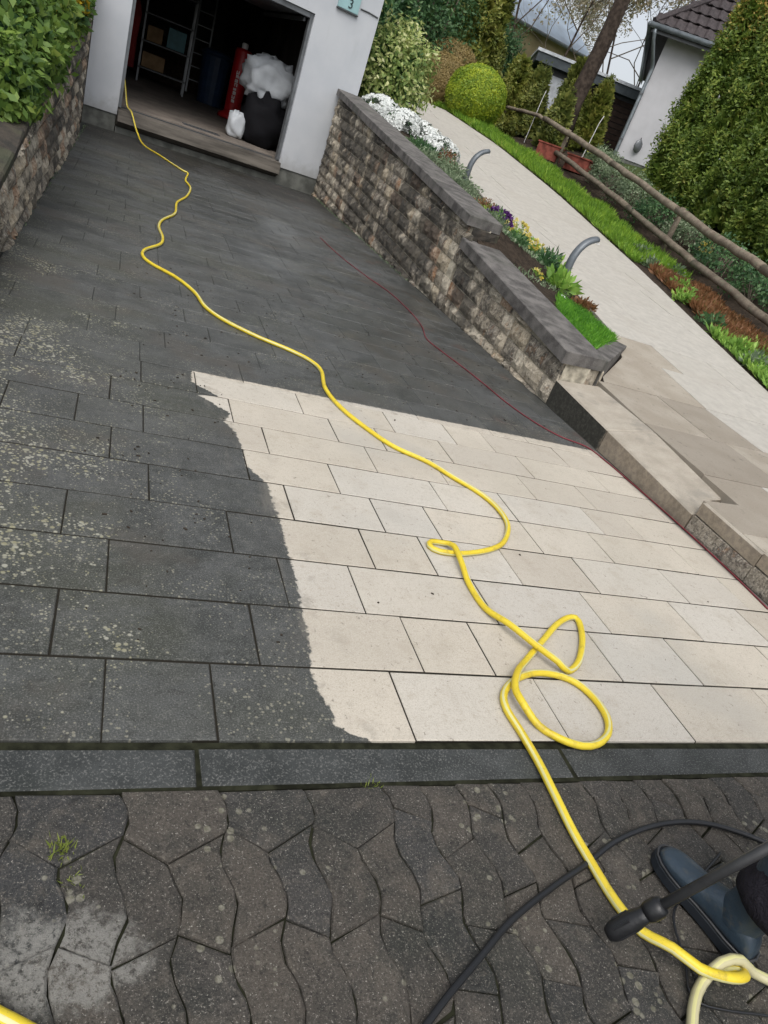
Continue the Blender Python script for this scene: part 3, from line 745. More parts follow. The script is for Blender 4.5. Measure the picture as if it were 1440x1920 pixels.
while i < len(cx) - 1:
    if cx[i] < .86 and i + 2 < len(cx):                             # broad edge stones cover two columns on the left
        dp_ = rnd.uniform(-.008, .008)
        paver(i, i + 2, TOP, TOP, TOP - .115 + dp_, TOP - .115 + dp_, TOP - .185 + dp_)
        nxt[i] = (TOP - .115 + dp_, TOP - .185 + dp_); nxt[i + 1] = (TOP - .185 + dp_, TOP - .115 + dp_)
        i += 2
    else:
        d_ = .113 * (i % 2) + .09 + rnd.uniform(-.008, .008); sl = .024 * (1 if i % 2 else -1)
        paver(i, i + 1, TOP, TOP, TOP - d_ - sl, TOP - d_ + sl)
        nxt[i] = (TOP - d_ - sl, TOP - d_ + sl); i += 1
for i in range(len(cx) - 1):
    tL, tR = nxt[i]
    low = -.45 if -.7 < cx[i] < 2.9 else .25
    first = True
    while min(tL, tR) > low:
        mid = (tL + tR) / 2 - .226 + rnd.uniform(-.008, .008)
        sl = -(tR - tL) / 2 * (.9 if not first else .7)
        sl = max(-.028, min(.028, sl))
        paver(i, i + 1, tL, tR, mid - sl, mid + sl)
        tL, tR = mid - sl, mid + sl; first = False
road = tag(MB().box((1, -12, -.055), (120, 21.6, .05)).build('road', 'cobble_stone'), kind='structure')

# ------------------------------------------------------------------ side path
path = bpy.data.objects.new('path', None); link(path); tag(path, kind='structure')
V, F = [], []
ys = np.arange(1.2, 34, .4)
for y in ys:
    a = 3.76 if y < 3.05 else (4.17 if y < 5.2 else XL(y) + .02)
    V += [(a, y, zp(y) - .022), (XR(y), y, zp(y) - .022)]
F = [(2 * i, 2 * i + 1, 2 * i + 3, 2 * i + 2) for i in range(len(ys) - 1)]
mk('path_bed', V, F, 'path_joint', path)
pfar = MB()
cross = [1.2, 1.95, 2.75, 3.55, 4.36, 5.20, 6.05, 6.75]
while cross[-1] < 33: cross.append(cross[-1] + .9)
for r in range(len(cross) - 1):
    ya, yb = cross[r], cross[r + 1]
    def la(y):
        if y < 3.12: return 3.735
        if y < 5.22: return 4.155 - .03 * (5.2 - y)
        return XL(y) + .015
    x = max(la(ya), la(yb)) if ya < 3 else min(la(ya), la(yb))
    start = min(la(ya), la(yb))
    if r < 8:
        joints = {0: [4.6, 5.4, 6.2], 1: [4.3, 5.1, 5.9], 2: [4.7, 5.5, 6.3], 3: [4.35, 5.05, 5.85, 6.5], 4: [4.9, 5.54, 6.3], 5: [5.56, 6.4], 6: [5.9, 6.8]}.get(r, [])
    else:
        joints = []; q = start + rnd.choice([.5, .8, 1.0])
        while q < 12: joints.append(q); q += 1.2
    lim = min(XR(ya), XR(yb))
    joints = [j for j in joints if start + .25 < j < lim - .2]
    def lo(y): return la(y)
    es = ['L'] + joints + ['R']
    for a, b in zip(es[:-1], es[1:]):
        g = .0055
        def X(e, y): return la(y) if e == 'L' else (XR(y) if e == 'R' else e)
        dz = rnd.uniform(-.002, .002)
        if r == 4 and a == 'L': P = [(X(a, ya) + g, ya + g), (X(b, ya) - g, ya + g), (X(b, yb) - g, yb - g), (4.18, yb - g)]
        elif r == 5 and a == 'L': P = [(4.20 + g, ya + g), (X(b, ya) - g, ya + g), (X(b, yb) - g, yb - g), (5.02, yb - g)]
        else: P = [(X(a, ya) + g, ya + g), (X(b, ya) - g, ya + g), (X(b, yb) - g, yb - g), (X(a, yb) + g, yb - g)]
        if ya < 3.12 < yb and a == 'L':                            # the slab that turns round the step block
            P = [(3.735, ya + g), (X(b, ya) - g, ya + g), (X(b, yb) - g, yb - g), (4.10, yb - g), (4.09, 3.15), (3.735, 3.12)]
        top = [(px, py, zp(py) + dz) for px, py in P]
        dirty = (r, es.index(a)) in {(0, 0), (1, 0), (1, 1), (2, 0), (3, 0), (3, 1), (4, 0), (4, 1), (5, 0), (6, 0)}
        if ya < 14: MB().prism(top, .07, .003).build('paving_slab', 'path_slab_dirty' if dirty else 'path_slab', path)
        else: pfar.prism(top, .07, .003)
tag(pfar.build('slab_field', 'path_slab', path), kind='stuff')

# ------------------------------------------------------------------ retaining walls of split stone
def stone_mesh(P, n, depth, bulge):
    """P: four face corners ccw seen from outside; n outward; rough split face"""
    P = [Vector(p) for p in P]; n = Vector(n)
    mb = MB(); nu, nv = 4, 3
    grid = []
    for j in range(nv + 1):
        for i in range(nu + 1):
            u, v = i / nu, j / nv
            p = (P[0] * (1 - u) + P[1] * u) * (1 - v) + (P[3] * (1 - u) + P[2] * u) * v
            edge = i in (0, nu) or j in (0, nv)
            d = rnd.uniform(0, .006) if edge else bulge * rnd.uniform(.35, 1.15)
            grid.append(p + n * d)
    F = []
    w = nu + 1
    for j in range(nv):
        for i in range(nu): F.append((j * w + i, j * w + i + 1, (j + 1) * w + i + 1, (j + 1) * w + i))
    ring = [i for i in range(nu + 1)] + [j * w + nu for j in range(1, nv + 1)] + [nv * w + i for i in range(nu - 1, -1, -1)] + [j * w for j in range(nv - 1, 0, -1)]
    b = len(grid)
    back = [grid[k] - n * depth for k in ring]
    m = len(ring)
    for k in range(m): F.append((ring[k], b + k, b + (k + 1) % m, ring[(k + 1) % m]))
    F.append(tuple(b + k for k in range(m)))
    mb.add(grid + back, F)
    return mb

rwall = empty('retaining_wall', (3.75, 5.1, 0), 'tall brown split stone retaining wall with grey coping on the right of the driveway', 'retaining wall')
core = MB()
ysec = [5.10, 7.79, 7.80, 11.7, 15.6]
def under(Y): return coping(Y) - .112
for y0, y1 in ((5.10, 7.79), (7.88, 15.62)):
    e = 1e-3
    u0 = (.501 + .123 * (y0 - 5.03) if y0 < 7.7 else coping(y0 + .02)) - .112
    u1 = (.501 + .123 * (y1 - 5.03) if y1 < 7.8 else coping(y1)) - .112
    vs = [(3.693, y0, -.1), (3.98, y0, -.1), (3.98, y0, u0), (3.693, y0, u0), (3.693, y1, -.1), (3.98, y1, -.1), (3.98, y1, u1), (3.693, y1, u1)]
    core.add(vs, [(0, 1, 2, 3), (7, 6, 5, 4), (4, 0, 3, 7), (1, 5, 6, 2), (3, 2, 6, 7)])
core.build('wall_core', 'wall_mortar', rwall)
H = .186
nst = 0
SL = .058
for k in range(-4, 14):
    y = 5.09 + rnd.uniform(0, .3) - .25
    while y < 15.6:
        L = rnd.choice([.17, .22, .26, .30, .36, .44]) * rnd.uniform(.92, 1.08)
        a, b = max(y, 5.09), min(y + L, 15.6)
        y += L
        if b - a < .07: continue
        if a < 7.795 < b: b = 7.795 if 7.795 - a > .12 else b
        g = .007
        lo = [k * H + SL * (t - 5) + g for t in (a, b)]; hi = [v + H - 2 * g for v in lo]
        top = [(.501 + .123 * (t - 5.03) if (a + b) / 2 < 7.8 else 1.089 + .115 * (t - 7.81)) - .114 for t in (a, b)]
        hi = [min(h, t) for h, t in zip(hi, top)]; lo = [max(l, -.03) for l in lo]
        if min(hi[0] - lo[0], hi[1] - lo[1]) < .035: continue
        xf = 3.685
        P = [(xf, b - g / 2, lo[1]), (xf, a + g / 2, lo[0]), (xf, a + g / 2, hi[0]), (xf, b - g / 2, hi[1])]
        stone_mesh(P, (-1, 0, 0), .02 + .02 * rnd.random(), .036).build('stone', 'wall_stone', rwall); nst += 1
# end faces of the wall: under the lower coping, and the riser between both copings
for (x0, x1, z0, z1, yy, dy) in ((3.69, 4.23, .15, .385, 5.095, .16), (3.69, 3.98, .02, .145, 5.097, 0), (3.70, 4.08, .845, .972, 7.765, .08)):
    stone_mesh([(x0, yy, z0), (x1, yy + dy, z0), (x1, yy + dy, z1), (x0, yy, z1)], (0, -1, 0), .02, .012).build('stone', 'cap_stone' if z0 > .5 else 'wall_stone', rwall)
MB().prism([(3.985, 5.115, .384), (4.20, 5.185, .384), (4.20, 5.45, .384), (3.985, 5.45, .384)], .3, .01).build('end_block', 'wall_stone', rwall)
# coping slabs
def coping_slab(ya, yb, f, x0=3.62, xa=4.11, xb=4.11, dya=0.0):
    P = [(x0, ya, f(ya)), (xa, ya + dya, f(ya)), (xb, yb, f(yb)), (x0, yb, f(yb))]
    mb = MB().prism(P, .112, .008)
    mb.build('coping_slab', 'coping_concrete', rwall)
lowf = lambda y: .501 + .123 * (y - 5.03)
upf = lambda y: 1.089 + .115 * (y - 7.81)
for a, b in ((5.035, 6.42), (6.425, 7.80)): coping_slab(a, b, lowf, dya=.085 if a < 5.1 else 0)
yy = 7.81
while yy < 15.5:
    e = min(yy + 1.3, 15.60); coping_slab(yy, e - .005, upf, dya=.10 if yy < 7.9 else 0); yy = e
# low edging that closes the bed against the path
MB().prism([(4.12, 5.13, .478), (4.24, 5.24, .47), (5.24, 6.33, .462), (5.10, 6.42, .47), (4.12, 5.36, .50)], .3, .006).build('bed_edging', 'coping_concrete', rwall)

# kerb blocks stepping down from the wall's end
steps = empty('step_block_row', (3.9, 3.1, 0), 'low concrete step blocks between driveway and path, broken at the near end', 'step')
def zb(y): return .11 + .06 * (y - 3.09)
MB().prism([(3.685, 4.205, zb(4.205)), (4.13, 4.21, zb(4.21) + .07), (4.14, 5.09, .265), (3.685, 5.085, .231)], .3, .01).build('step_block', 'step_concrete', steps)
MB().prism([(3.685, 3.10, zb(3.1)), (3.80, 3.11, zb(3.1) + .015), (3.84, 3.19, zb(3.15) + .02), (3.93, 3.17, zb(3.1) + .035), (3.97, 3.27, zb(3.2) + .045), (4.10, 3.30, zb(3.2) + .055), (4.128, 4.20, zb(4.2) + .068), (3.685, 4.195, zb(4.195))], .3, .01).build('step_block', 'step_concrete', steps)
edge_wall = empty('edging_wall', (3.75, 2.5, 0), 'low two course stone edging between driveway slabs and path at the right edge', 'edging')
yb = 3.09
for L in (.56, .6, .6, .5):
    a = yb - L
    if a < 1.30: a = 1.305
    P = [(3.735, yb - .005, .112), (3.735, a + .005, .105), (3.735, a + .005, .188), (3.735, yb - .005, .205)]
    MB().prism([(3.70, a + .004, .196), (3.735 + .0, a + .004, .196), (3.735, yb - .004, .21), (3.70, yb - .004, .21)], .095, .008).build('kerb_stone', 'step_concrete', edge_wall)
    stone_mesh([(3.69, yb - .004, -.03), (3.69, a + .004, -.03), (3.69, a + .004, .096), (3.69, yb - .004, .105)], (-1, 0, 0), .05, .012).build('stone', 'wall_stone', edge_wall)
    yb = a
MB().box((3.78, 2.2, .03), (.08, 1.8, .2)).build('wall_core', 'mortar', edge_wall)

# left wall
lwall = empty('retaining_wall', (-.75, 5.0, 0), 'rough grey stone retaining wall under the yellow flowering shrubs on the left', 'retaining wall')
def XWL(y): return -.66 if y < 12.4 else -.66 - .05 * (y - 12.4)
def ltop(y): return .589 + .171 * (y - 5.28)
core = MB()
for y0, y1 in ((2.2, 9.0), (9.0, 12.4), (12.4, 14.9)):
    vs = []
    for y in (y0, y1):
        t = max(.0, ltop(y) - .06); x = XWL(y) - .035
        vs += [(x, y, -.1), (x - .15, y, -.1), (x - .15, y, t), (x, y, t)]
    core.add(vs, [(3, 2, 1, 0), (4, 5, 6, 7), (0, 4, 7, 3), (5, 1, 2, 6), (7, 6, 2, 3)])
core.build('wall_core', 'wall_mortar', lwall)
for k in range(-4, 12):
    y = 2.2 + rnd.uniform(0, .3)
    while y < 14.85:
        L = rnd.choice([.22, .28, .36, .46]) * rnd.uniform(.9, 1.1)
        a, b = y, min(y + L, 14.88); y += L
        g = .009
        lo = [k * .175 + .05 * (t - 5) + g for t in (a, b)]; hi = [v + .175 - 2 * g for v in lo]
        hi = [min(h, ltop(t) - .06) for h, t in zip(hi, (a, b))]; lo = [max(l, -.03) for l in lo]
        if b - a < .08 or min(hi[0] - lo[0], hi[1] - lo[1]) < .04: continue
        xa, xb = XWL(a) - .005, XWL(b) - .005
        stone_mesh([(xa, a + g / 2, lo[0]), (xb, b - g / 2, lo[1]), (xb, b - g / 2, hi[1]), (xa, a + g / 2, hi[0])], (1, 0, 0), .03 + .05 * rnd.random(), .040).build('stone', 'wall_stone', lwall)
y = 2.3
while y < 14.8:
    L = rnd.uniform(.35, .6); b = min(y + L, 14.88)
    P = [(XWL(y) - .20, y + .01, ltop(y) + .01), (XWL(y) + .01, y + .01, ltop(y) - rnd.uniform(0, .02)), (XWL(b) + .01, b - .01, ltop(b) - rnd.uniform(0, .02)), (XWL(b) - .20, b - .01, ltop(b) + .01)]
    MB().prism(P, .07, .014, wob=.008).build('cap_stone', 'cap_stone', lwall)
    y = b
# ------------------------------------------------------------------ garage building
F0 = Vector((-.9, 14.9, 0)); FD = (Vector((3.66, 15.65, 0)) - F0).normalized(); FN = Vector((FD.y, -FD.x, 0))
FR = Matrix((FD, -FN, Vector((0, 0, 1)))).transposed()             # columns: along, into the house, up
def fp(u, w, z): return F0 + FD * u - FN * w + Vector((0, 0, z))
house = empty('garage_building', F0, 'white rendered building with an open dark garage door at the end of the driveway', 'building')
def fbox(mb, u0, u1, w0, w1, z0, z1, ch=0):
    return mb.box(fp((u0 + u1) / 2, (w0 + w1) / 2, (z0 + z1) / 2), (u1 - u0, w1 - w0, z1 - z0), FR, ch)
UJ0, UJ1, UR = .715, 3.80, 5.03
wall = MB()
fbox(wall, -1.6, UJ0, 0, .30, .285, 5.2); fbox(wall, UJ1, UR, 0, .30, .30, 5.2); fbox(wall, UJ0, UJ1, 0, .30, 2.96, 5.2)
fbox(wall, UR - .30, UR, .30, 9.6, .3, 5.2); fbox(wall, -1.6, -1.3, .30, 9.6, .3, 5.2); fbox(wall, -1.3, UR - .3, 9.3, 9.6, .3, 5.2)
wall.build('wall', 'render_white', house)
pl = MB()
fbox(pl, -1.58, UJ0 - .01, .02, .30, -.1, .283); fbox(pl, UJ1 + .0, UR - .02, .02, .30, -.1, .298); fbox(pl, UR - .30, UR - .02, .31, 9.5, -.1, .298)
pl.build('plinth', 'plinth', house)
roof = MB(); fbox(roof, -1.9, UR + .3, -.3, 9.9, 5.21, 5.36); roof.build('roof', 'roof_tile', house)
sill = MB()
b0, b1 = UJ0 + .003, UJ1 - .003
sill.add([fp(b0, -.14, .20), fp(b1, -.14, .18), fp(b1, -.10, .385), fp(b0, -.10, .37), fp(b0, .42, .40), fp(b1, .42, .40), fp(b0, .42, .1), fp(b1, .42, .1), fp(b0, .05, .1), fp(b1, .05, .1)],
         [(0, 1, 2, 3), (3, 2, 5, 4), (4, 5, 7, 6), (8, 9, 1, 0), (0, 3, 4, 6, 8), (1, 9, 7, 5, 2)])
sill.build('door_sill', 'sill_concrete', house)
sl_ = MB(); fbox(sl_, b0 + .07, b1 - .07, .30, .36, .395, .412); sl_.build('threshold_strip', 'dark_metal', house)
st = MB(); fbox(st, b0, b1, .0, .4, -.1, .10); st.build('drain_step', 'plinth', house)
def zf_(w): return .400 + .058 * w                                  # the garage floor climbs slightly towards the back
fl = MB(); fl.add([fp(-1.28, .425, zf_(.4)), fp(UR - .31, .425, zf_(.4)), fp(UR - .31, 9.29, zf_(9.3)), fp(-1.28, 9.29, zf_(9.3)), fp(-1.28, .425, .1), fp(UR - .31, .425, .1), fp(UR - .31, 9.29, .1), fp(-1.28, 9.29, .1)], [(0, 1, 2, 3), (4, 5, 1, 0), (5, 6, 2, 1), (6, 7, 3, 2), (7, 4, 0, 3)]); fl.build('floor', 'garage_floor', house)
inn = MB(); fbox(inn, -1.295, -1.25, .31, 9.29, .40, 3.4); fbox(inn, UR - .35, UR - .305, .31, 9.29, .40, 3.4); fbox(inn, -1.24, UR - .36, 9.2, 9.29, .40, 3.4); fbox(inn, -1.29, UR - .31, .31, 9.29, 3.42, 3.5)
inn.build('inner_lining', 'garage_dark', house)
for (u0, u1, z0, z1) in ((UJ0 + .003, UJ0 + .06, .41, 2.957), (UJ1 - .06, UJ1 - .003, .41, 2.957)):
    fr = MB(); fbox(fr, u0, u1, .05, .16, z0, z1, .006); fr.build('door_frame', 'grey_metal', house)
fr = MB(); fbox(fr, UJ0 + .065, UJ1 - .065, .05, .16, 2.87, 2.957, .006); fr.build('door_lintel', 'grey_metal', house)
dr = MB(); fbox(dr, UJ0 + .1, UJ1 - .1, .35, 2.7, 2.90, 2.95, .01); dr.build('raised_door', 'grey_metal', house)
for u in (UJ1 - .11, UJ0 + .11):
    tr = MB(); fbox(tr, u - .02, u + .02, .20, 2.7, 2.80, 2.86); tr.build('door_rail', 'grey_metal', house)
cb = MB(); cb.tube([fp(4.62, -.012, 3.34), fp(4.80, -.012, 3.345), fp(5.0, -.012, 3.33)], .012, 6); cb.build('cable_clip', 'dark_metal', house)
sg = empty('house_number_sign', fp(4.37, -.03, 3.28), 'pale teal house number plate with a dark 3 beside the garage door', 'house number')
s_ = MB(); fbox(s_, 4.16, 4.58, -.035, -.004, 3.22, 3.52, .008); s_.build('plate', 'sign_teal', sg)
s_ = MB(); fbox(s_, 4.15, 4.59, -.05, -.004, 3.195, 3.217, .004); s_.build('frame', 'dark_metal', sg)
tc = bpy.data.curves.new('number', 'FONT'); tc.body = '3'; tc.size = .21; tc.extrude = .004; tc.align_x = 'CENTER'
to = bpy.data.objects.new('number', tc); link(to)
bpy.context.view_layer.update()
me = bpy.data.meshes.new_from_object(to.evaluated_get(bpy.context.evaluated_depsgraph_get()))
bpy.data.objects.remove(to)
no = link(bpy.data.objects.new('number', me), sg); me.materials.clear(); me.materials.append(M['ink'])
no.matrix_local = Matrix.Translation(fp(4.40, -.041, 3.27) - Vector(sg.location)) @ (FR.to_4x4() @ Matrix.Rotation(math.radians(90), 4, 'X'))

# things inside the garage
def lathe(mb, c, prof, seg=20, mi=0, sx=1, sy=1):
    c = Vector(c); V = []; F = []
    for r, z in prof:
        for k in range(seg):
            a = 2 * math.pi * k / seg; V.append(c + Vector((math.cos(a) * r * sx, math.sin(a) * r * sy, z)))
    for i in range(len(prof) - 1):
        for k in range(seg): F.append((i * seg + k, i * seg + (k + 1) % seg, (i + 1) * seg + (k + 1) % seg, (i + 1) * seg + k))
    F.append(tuple(reversed(range(seg)))); F.append(tuple((len(prof) - 1) * seg + k for k in range(seg)))
    mb.add(V, F, mi); return mb
pb = empty('punching_bag', (2.2, 19.4, .63), 'tall red punching bag with white lettering standing in the garage', 'punching bag')
lathe(MB(), (2.2, 19.4, .63), [(.30, 0), (.32, .03), (.30, .10), (.20, .14), (.185, .2), (.19, .25), (.19, 1.42), (.175, 1.47), (.10, 1.49)], 24).build('body', 'red_vinyl', pb, True)
lathe(MB(), (2.2, 19.4, 2.12), [(.07, 0), (.075, .02), (.075, .10), (.05, .12)], 14).build('cap', 'white_vinyl', pb, True)
lt = MB()
for i, hgt in enumerate((.07, .05, .07, .06, .04, .07, .06, .05)):
    z = 1.62 - i * .085
    for q in range(3):
        a = math.radians(-115 + q * 7 + (i % 2) * 2)
        if (q == 1 and i % 3 == 0): continue
        lt.box((2.2 + .192 * math.cos(a), 19.4 + .192 * math.sin(a), z), (.018, .006, hgt), Matrix.Rotation(a + math.pi / 2, 3, 'Z'))
    a = math.radians(-108)
    lt.box((2.2 + .193 * math.cos(a), 19.4 + .193 * math.sin(a), z + (.03 if i % 2 else -.02)), (.06, .006, .016), Matrix.Rotation(a + math.pi / 2, 3, 'Z'))
tag(lt.build('lettering', 'white_vinyl', pb), kind='stuff')
def sack(name, c, r, mat, label, cat, seed, folds=5, tie=True):
    q = np.random.default_rng(seed)
    V, F = [], []
    nu, nv = 28, 16
    ph = q.uniform(0, 6.28, (6, 2)); fr_ = q.uniform(1.5, folds, (6, 2)); am = q.uniform(.03, .11, 6)
    for j in range(nv + 1):
        th = math.pi * j / nv
        for i in range(nu):
            a = 2 * math.pi * i / nu
            d = np.array([math.sin(th) * math.cos(a), math.sin(th) * math.sin(a), math.cos(th)])
            k = 1 + sum(am[s_] * math.sin(round(fr_[s_, 0]) * a + ph[s_, 0]) * math.sin(fr_[s_, 1] * th * 1.5 + ph[s_, 1]) for s_ in range(6))
            d = np.sign(d) * np.abs(d) ** .8
            p = d * np.array(r) * k
            p[2] = max(p[2], -r[2] * .9)
            V.append(np.array(c) + p)
    for j in range(nv):
        for i in range(nu): F.append((j * nu + i, (j + 1) * nu + i, (j + 1) * nu + (i + 1) % nu, j * nu + (i + 1) % nu))
    t = empty(name, (c[0], c[1], c[2] - r[2] * .9), label, cat)
    mk('body', V, F, mat, t, True)
    if tie:
        lathe(MB(), (c[0] + r[0] * .2, c[1], c[2] + r[2] * .85), [(.02, 0), (.03, .05), (.06, .1), (.05, .12)], 10).build('knot', mat, t, True)
    return t
sack('sack', (2.52, 16.75, .90), (.46, .40, .50), 'black_vinyl', 'bulging black bag on the garage floor under the white sack', 'bag', 3)
sack('sack', (2.52, 16.95, 1.66), (.52, .38, .42), 'white_bag', 'crumpled white plastic sack on top of the black bag', 'bag', 5, 7, False)
sack('sack', (2.02, 16.60, .70), (.19, .17, .25), 'white_bag', 'small white plastic bag squeezed beside the big black bag', 'bag', 8, 6, False)
t = empty('floor_grate', (1.33, 16.0, .44), 'dark narrow grate lying on the garage floor', 'grate')
MB().box((1.33, 15.94, .446), (.72, .02, .014), FR).build('rim', 'dark_metal', t)
MB().box((1.31, 16.08, .452), (.72, .02, .014), FR).build('rim', 'dark_metal', t)
for i in range(10):
    MB().box((1.00 + i * .072, 15.955 + i * .0118, .447), (.022, .13, .010), FR).build('bar', 'dark_metal', t)
def carton(c, s, label, mat='cardboard', name='cardboard_box', cat='box', rz=.1):
    t = empty(name, (c[0], c[1], c[2] - s[2] / 2), label, cat)
    R = Matrix.Rotation(rz, 3, 'Z')
    MB().box(c, s, R, .006).build('body', mat, t)
    MB().box((c[0], c[1], c[2] + s[2] / 2 + .004), (s[0] * .98, s[1] * .47, .006), R).build('flap', mat, t)
    return t
carton((1.12, 22.3, 1.07), (.38, .4, .55), 'brown cardboard box standing on the garage floor near the shelf')
carton((1.50, 22.4, 1.02), (.30, .35, .44), 'smaller tan box beside the taller cardboard box in the garage')
t = empty('bin', (1.78, 20.9, .72), 'dark blue wheeled bin deep in the garage', 'bin')
lathe(MB(), (1.78, 20.9, .72), [(.30, 0), (.36, 1.05), (.38, 1.08)], 18).build('body', 'blue_plastic', t)
lathe(MB(), (1.78, 20.9, 1.803), [(.39, 0), (.39, .03), (.28, .10), (.05, .12)], 18).build('lid', 'blue_plastic', t, True)
t = empty('shelf_unit', (.55, 20.6, .70), 'dark grey metal shelf unit at the back of the garage', 'shelf')
for (x, y) in ((.05, 20.3), (1.1, 20.3), (.05, 20.8), (1.1, 20.8)):
    MB().box((x, y, 1.70), (.04, .04, 2.0)).build('post', 'grey_metal', t)
for z in (1.0, 1.55, 2.1, 2.66):
    MB().box((.575, 20.55, z), (1.10, .54, .03)).build('board', 'dark_metal', t)
carton((.78, 20.5, 1.78), (.4, .4, .40), 'teal crate on the garage shelf, middle board', 'teal_plastic', 'crate', 'crate', 0)
carton((.30, 20.5, 1.73), (.34, .4, .30), 'brown box next to the teal crate on the shelf', rz=0)
carton((.35, 20.5, 1.18), (.5, .4, .30), 'wide brown box on the lowest shelf board', rz=0)
t = empty('hanging_coat', (-.25, 19.0, 1.0), 'dark red coat hanging by the left garage wall', 'coat')
sk = MB(); lathe(sk, (-.25, 19.0, .95), [(.02, 0), (.2, .02), (.19, .6), (.22, 1.05), (.16, 1.25), (.05, 1.32)], 16, sx=1, sy=.5); sk.build('body', 'coat_red', t, True)
MB().tube([(-.25, 19.0, 2.26), (-.25, 19.0, 2.36), (-.23, 19.02, 2.40)], .01, 6).build('hook', 'dark_metal', t)
t = empty('stepladder', (1.25, 21.3, .74), 'grey stepladder leaning behind the blue bin', 'ladder')
for x in (1.22, 1.60): MB().box((x, 21.45, 1.9), (.04, .03, 2.2), Matrix.Rotation(-.12, 3, 'X')).build('rail', 'grey_metal', t)
for i in range(6): MB().box((1.41, 21.45 + (i - 2.5) * .036, 1.1 + i * .3), (.36, .05, .02)).build('rung', 'grey_metal', t)

# ------------------------------------------------------------------ bed beside the wall
def ground_pts(n, xlo, xhi, ylo, yhi, inside, zf):
    out = []
    while len(out) < n:
        x, y = rnd.uniform(xlo, xhi), rnd.uniform(ylo, yhi)
        if inside(x, y): out.append((x, y, zf(x, y)))
    return np.array(out)
def inpoly(P):
    def f(x, y):
        c = False
        for i in range(len(P)):
            (x1, y1), (x2, y2) = P[i - 1], P[i]
            if (y1 > y) != (y2 > y) and x < (x2 - x1) * (y - y1) / (y2 - y1) + x1: c = not c
        return c
    return f
def grass(name, P, n, hgt, mat, zf, label=None, cat=None, kind=None, width=.07, lean=.45, parent=None, lump=0.0):
    xs = [p[0] for p in P]; ys_ = [p[1] for p in P]
    Q = ground_pts(n, min(xs), max(xs), min(ys_), max(ys_), inpoly(P), zf)
    hv = hgt * (1 + lump * np.sin(Q[:, 0] * 5.1 + 1.7) * np.sin(Q[:, 1] * 4.3)) if lump else hgt
    A = unit(np.stack([rng.normal(0, lean, n), rng.normal(0, lean, n), np.ones(n)], 1))
    o = leaves(name, Q, A, hv, mat, parent, width, .1, .18)
    return tag(o, label, cat, None, kind)
moss = [(4.14, 5.42), (5.06, 6.36), (5.12, 7.1), (4.75, 7.25), (4.16, 6.2)]
zf = lambda x, y: bedz(x, y) + .0
grass('moss_cushion', moss, 9000, .075, 'grass_bright', zf, 'bright green moss cushion in the near corner of the raised bed', 'moss', None, .10, .5, None, .35)

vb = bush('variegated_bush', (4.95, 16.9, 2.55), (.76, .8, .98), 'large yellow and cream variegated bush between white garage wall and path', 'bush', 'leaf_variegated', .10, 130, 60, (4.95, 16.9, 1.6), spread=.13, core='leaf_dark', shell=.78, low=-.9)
P = [(4.2, 13.2), (5.75, 13.7), (6.2, 16.0), (4.25, 16.2)]
t = empty('candytuft', (5.2, 14.9, 1.6), 'mound of white candytuft flowers spilling over the bed behind the wall', 'flowers')
Pm = []
for (x, y, r) in ((4.55, 15.55, .42), (4.95, 15.2, .45), (5.35, 15.0, .45), (5.6, 14.5, .42), (4.75, 14.7, .38), (5.85, 15.2, .3)):
    Pm.append(((x, y, bedz(x, y) + .03), r))
LP, LA, FP, FA = [], [], [], []
for c, r in Pm:
    d = sph(700); d = d[d[:, 2] > -.1]
    LP.append(np.array(c) + d * np.array([r, r, r * .62]) * rng.uniform(.75, .98, (len(d), 1))); LA.append(d)
    cen = sph(130); cen = cen[cen[:, 2] > -.05]
    for q in cen:
        e = unit(q[None] + rng.normal(0, .09, (34, 3)))
        FP.append(np.array(c) + e * np.array([r, r, r * .66]) * 1.04); FA.append(e)
leaves('foliage', np.concatenate(LP), np.concatenate(LA), .05, 'leaf_dark', t)
leaves('blossom', np.concatenate(FP), np.concatenate(FA), .036, 'petal_white', t, 1.1, .1, face=.2)

def lowplant(name, c, r, label, cat, mat, leaf, n, flower=None, nf=0, fs=.03, group=None, up=.6):
    t = empty(name, c, label, cat, group)
    d = sph(n); d[:, 2] = np.abs(d[:, 2])
    P = np.array(c) + d * np.array(r) * rng.uniform(.15, .95, (n, 1))
    leaves('foliage', P, unit(d + np.array([0, 0, up])), leaf, mat, t, .38)
    if flower:
        d = sph(nf); d[:, 2] = np.abs(d[:, 2]) * .8 + .2; d = unit(d)
        cen = np.repeat(np.array(c) + d * np.array(r) * 1.05, 6, 0)
        leaves('blossom', cen, np.repeat(d, 6, 0), fs, flower, t, .9, .1, 1.3)
    return t
def B(x, y): return (x, y, bedz(x, y) - .01)
lowplant('bedding_plant', B(4.75, 13.2), (.35, .35, .16), 'low dark green plant behind the wall coping next to the white flowers', 'plant', 'leaf_dark', .07, 500)
lowplant('bedding_plant', B(5.3, 12.9), (.40, .5, .2), 'spreading green cushion at the foot of the far curved lamp', 'plant', 'leaf_grey', .06, 800)
lowplant('bedding_plant', B(5.45, 13.6), (.18, .2, .3), 'small brownish twiggy plant beside the white flower mound', 'plant', 'leaf_heather', .06, 260)
lowplant('bedding_plant', B(5.0, 11.6), (.40, .6, .13), 'flat green mat between far lamp and wall coping', 'plant', 'leaf_grey', .05, 700)
lowplant('bedding_plant', B(4.85, 10.1), (.20, .35, .16), 'dry brown low plant at the end of the upper coping', 'plant', 'leaf_heather', .05, 350)
lowplant('pansy', B(4.75, 9.35), (.17, .26, .18), 'purple flowering pansies at the end of the upper coping', 'flowers', 'leaf_dark', .05, 220, 'petal_purple', 34, .045)
lowplant('pansy', B(5.12, 9.45), (.16, .32, .20), 'pale yellow pansies on the path side of the purple ones', 'flowers', 'leaf_fresh', .05, 220, 'petal_pale_yellow', 46, .045)
